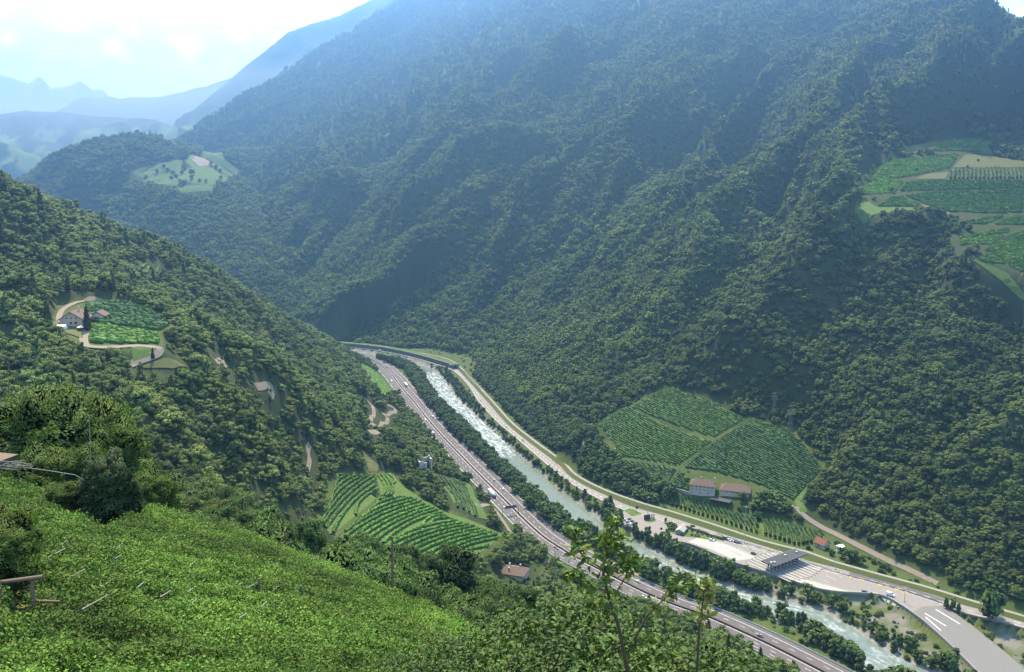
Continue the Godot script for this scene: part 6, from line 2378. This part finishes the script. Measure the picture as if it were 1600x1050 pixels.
	for q in [[323, 880, 838]]:
		s = Shape.new()
		s.tube(at(566, 855, 480), at(566, 838, 480), 0.12, 0.1, 6)
		tag(piece("utility_pole", s.mesh(), M["weathered_wood"]), "small pale pole at the foot of the spur vineyard", "utility pole")
	# barn roof and wood pile at the left edge
	var bp := at(-46, 748, 64)
	var barn := thing("barn", "low barn with weathered grey roof at the left edge of the near vineyard", "barn", bp, -0.25)
	s = Shape.new()
	s.quad(Vector3(-6, 2.6, 1.6), Vector3(2.9, 1.45, 1.9), Vector3(2.7, 1.5, 1.0), Vector3(-6, 2.65, 0.8))
	s.quad(Vector3(-6, 2.45, 1.6), Vector3(-6, 2.5, 0.8), Vector3(2.7, 1.35, 1.0), Vector3(2.9, 1.3, 1.9))
	s.quad(Vector3(-6, 2.45, 1.6), Vector3(2.9, 1.3, 1.9), Vector3(2.9, 1.45, 1.9), Vector3(-6, 2.6, 1.6))
	piece("roof", s.mesh(), M["timber"], barn)
	s = Shape.new()
	s.box(Vector3(-6, -2, -2.8), Vector3(2.0, 1.3, 0.9), 0.05)
	piece("wall", s.mesh(), M["timber"], barn)
	for k in 2:
		s = Shape.new()
		s.box(Vector3(-0.4 + k * 2.6, -2, 1.2), Vector3(-0.2 + k * 2.6, 1.5, 1.4))
		piece("post", s.mesh(), M["timber"], barn)
	var wp := thing("wood_pile", "small pile of cut branches in front of the barn", "wood pile", at(25, 728, 61))
	rng.seed = 12
	for k in 14:
		s = Shape.new()
		var o := Vector3(rnd(-0.8, 0.8), rnd(-0.2, 0.4), rnd(-0.3, 0.3))
		var d := Vector3(1, rnd(-0.2, 0.5), rnd(-0.4, 0.4)).normalized() * rnd(0.4, 0.8)
		s.tube(o - d, o + d, 0.05, 0.035, 5)
		piece("branch", s.mesh(), M["weathered_wood"], wp)
	# trees along the upper edge
	var deep := Color(0.06, 0.105, 0.02)
	var big := []
	for k in 3:
		var t := Node3D.new()
		var c := ragged(crown(300 + k, 0 if k < 2 else 3, 24, 1250, 0.011, 6, 9), k + 9, 0.2)
		for i in c.c.size(): c.c[i] *= deep
		piece("crown", c.mesh(), M["foliage"], t)
		piece("trunk", stems(310 + k, 5, 0.6, 0.03).mesh(), M["bark"], t)
		big.append(t)
	var tall := Node3D.new()
	var tc := ragged(crown(320, 1, 16, 1300, 0.011, 6, 9), 20, 0.18)
	for i in tc.c.size(): tc.c[i] *= Color(0.03, 0.055, 0.018)
	piece("crown", tc.mesh(), M["foliage"], tall)
	piece("trunk", stems(321, 3, 0.4, 0.02).mesh(), M["bark"], tall)
	rng.seed = 5
	for q in [[60, 605, 74, 10.0, 1.0, 0, "big sunlit broadleaf tree above the barn on the left"], [135, 622, 72, 9.0, 1.0, 1, "big sunlit broadleaf tree beside the thin lamp post"], [0, 625, 76, 9.5, 1.0, 2, "big broadleaf tree cut by the left edge of the picture"], [168, 655, 70, 7.0, 0.9, 0, "rounded tree at the right end of the big tree group"], [-60, 640, 76, 9.0, 1.0, 1, "broadleaf tree behind the barn beyond the left edge"], [110, 690, 66, 4.5, 1.2, 2, "grey green shrub under the lamp post"], [70, 700, 65, 4.0, 1.3, 1, "dark shrub behind the wood pile"], [60, 735, 63, 2.6, 1.5, 0, "low shrub below the pale pipe"], [105, 745, 62, 2.8, 1.5, 2, "low dark shrub behind the pale pipe"], [225, 735, 68, 3.8, 1.1, 1, "dark round shrub right of the tall dark bush"], [250, 745, 70, 3.2, 1.0, 0, "small dark shrub at the upper edge of the near vineyard"], [200, 740, 66, 3.0, 1.2, 2, "shrub tucked between the tall dark bush and the round shrub"], [8, 790, 38, 3.0, 1.0, 0, "yellowish bush at the left edge inside the near vineyard"], [-10, 820, 36, 2.6, 1.2, 1, "dark bush at the left edge under the yellowish one"]]:
		var o: Node3D = big[q[5]].duplicate()
		o.name = numbered("broadleaf_tree" if q[3] > 6.0 else "shrub")
		add_child(o)
		o.position = at(q[0], q[1], q[2]) - Vector3(0, q[3], 0)
		o.rotation.y = rnd(0, TAU)
		o.scale = Vector3(q[3] * q[4], q[3], q[3] * q[4])
		tag(o, q[6], "tree" if q[3] > 6.0 else "shrub", "trees above the near vineyard")
	for q in [[170, 708, 60, 5.4, 1.25, "tall dark evergreen bush at the upper edge of the near vineyard"], [148, 722, 61, 4.4, 1.2, "dark evergreen bush leaning on the tall one"], [190, 725, 60, 4.2, 1.1, "dark evergreen bush right beside the tall one"]]:
		var o: Node3D = tall.duplicate()
		o.name = numbered("evergreen_bush")
		add_child(o)
		o.position = at(q[0], q[1], q[2]) - Vector3(0, q[3], 0)
		o.rotation.y = rnd(0, TAU)
		o.scale = Vector3(q[3] * q[4], q[3], q[3] * q[4])
		tag(o, q[5], "bush", "dark bushes above the near vineyard")
	for t in big: t.free()
	tall.free()
	# shrubs right below the camera
	var olive := [Color(0.04, 0.075, 0.014), Color(0.055, 0.092, 0.016), Color(0.03, 0.055, 0.012)]
	var sp := []
	for k in 3:
		var t := Node3D.new()
		var c := shrub_shape(400 + k, 620, 0.75, 0.085)
		for i in c.c.size(): c.c[i] *= olive[k]
		piece("foliage", c.mesh(), M["shrub_leaf"], t)
		piece("stem", stems(410 + k, 7, 0.7, 0.014).mesh(), M["bark"], t)
		sp.append(t)
	rng.seed = 64
	var n := 0
	for q in [[640, 962, 15], [680, 950, 14], [725, 945, 14], [770, 940, 13], [812, 925, 12.5], [850, 922, 12], [885, 905, 11.5], [925, 915, 11], [965, 930, 10.5], [1005, 958, 10.5], [1050, 975, 10], [1100, 985, 10], [1150, 1010, 10], [1200, 1040, 10], [700, 985, 12.5], [760, 980, 11.5], [820, 970, 11], [880, 955, 10], [940, 965, 9.5], [1000, 995, 9], [650, 1000, 13], [720, 1020, 11.5], [800, 1010, 10], [880, 1000, 9.2], [950, 1010, 8.6], [1030, 1030, 8.8], [1100, 1050, 9], [760, 1060, 10], [860, 1055, 9]]:
		var o: Node3D = sp[n % 3].duplicate()
		o.name = numbered("bush")
		add_child(o)
		o.position = at(q[0], q[1] + 92.0, q[2])
		o.rotation.y = rnd(0, TAU)
		o.scale = Vector3.ONE * rnd(0.85, 1.15)
		tag(o, "olive green bush, %s from the left in the %s row of the near thicket" % [ordinal(n + 1 if n < 14 else (n - 13 if n < 20 else n - 19), 0), "upper" if n < 14 else ("middle" if n < 20 else "lower")], "bush", "thicket below the sapling")
		n += 1
	for t in sp: t.free()
	build_sapling()
	print("foreground ms ", Time.get_ticks_msec())

var pole_rows := {}
func pole_place(q: Array) -> String:
	var band := "upper" if q[1] < 690 else ("middle" if q[1] < 860 else "lower")
	var n: int = pole_rows.get(band, 0) + 1
	pole_rows[band] = n
	return "%s from the left in its %s third" % [ordinal(n, 0), band]

func build_sapling() -> void:
	var t := thing("sapling", "young leafy sapling rising in front of the motorway", "sapling", at(975, 1060, 7.0))
	var t2 := thing("sapling", "slender upright shoot with brown green leaves right of the sapling", "sapling", at(1090, 1050, 7.2))
	var leaves := []
	for k in 4:
		rng.seed = 600 + k
		var s := Shape.new()
		s.col = [Color(0.08, 0.125, 0.02), Color(0.12, 0.17, 0.03), Color(0.05, 0.08, 0.016), Color(0.16, 0.13, 0.04)][k]
		leaf_shape(s, Vector3.ZERO, Vector3.UP, Vector3.RIGHT, 0.088, false)
		leaves.append(s.mesh())
	rng.seed = 41
	var twigs := [
		[t, 7.0, [[985, 1070], [965, 973], [955, 945], [943, 902], [943, 871], [950, 835], [962, 809]], 0.02, 74],
		[t, 6.95, [[943, 890], [924, 878], [907, 864], [899, 845], [893, 822]], 0.008, 42],
		[t, 7.05, [[945, 870], [960, 850], [974, 835]], 0.007, 26],
		[t, 6.9, [[950, 925], [925, 915], [905, 900], [885, 897]], 0.008, 34],
		[t, 7.1, [[955, 940], [975, 905], [985, 885], [990, 870]], 0.008, 36],
		[t, 7.0, [[943, 905], [962, 885], [980, 872]], 0.007, 26],
		[t, 7.2, [[990, 1000], [1012, 961], [1036, 937], [1057, 921], [1083, 904]], 0.012, 46],
		[t, 7.15, [[1036, 937], [1045, 915], [1055, 900]], 0.006, 14],
		[t, 6.9, [[960, 960], [935, 945], [915, 940]], 0.008, 26],
		[t2, 7.2, [[1088, 1060], [1093, 975], [1096, 954], [1101, 925], [1105, 906]], 0.012, 52]]
	var made := {t: 0, t2: 0}
	var rest := {t: Shape.new(), t2: Shape.new()}
	var tones := [Color(0.08, 0.125, 0.02), Color(0.12, 0.17, 0.03), Color(0.05, 0.08, 0.016), Color(0.16, 0.13, 0.04)]
	for q in twigs:
		var line := []
		for p in q[2]: line.append(at(p[0], p[1], q[1] + rnd(-0.12, 0.12)) - q[0].position)
		var s := Shape.new()
		s.pipe(line, q[3], q[3] * 0.35, 6)
		piece("branch" if q[3] < 0.02 else "trunk", s.mesh(), M["bark"], q[0])
		for i in int(q[4] * 1.9):
			var f := pow(rnd(0.1, 1.0), 0.55) * (line.size() - 1.001)
			var a: Vector3 = line[int(f)]
			var b: Vector3 = line[int(f) + 1]
			var p := a.lerp(b, f - int(f)) + rdir() * rnd(0.0, 0.1)
			var k := rng.randi() % 3
			if q[0] == t2 and rng.randf() < 0.4: k = 3
			var turn := Basis(rdir(), rnd(0, TAU)).scaled(Vector3.ONE * rnd(0.6, 1.2))
			made[q[0]] += 1
			if made[q[0]] > 300:
				var r: Shape = rest[q[0]]
				r.col = tones[k]
				leaf_shape(r, p, turn.y.normalized(), turn.x.normalized(), 0.07, false)
				continue
			var l := piece("leaf", leaves[k], M["shrub_leaf"], q[0])
			l.position = p
			l.basis = turn
	for o in rest:
		if rest[o].v.size(): tag(piece("foliage", rest[o].mesh(), M["shrub_leaf"], o), "", "", "", "stuff")
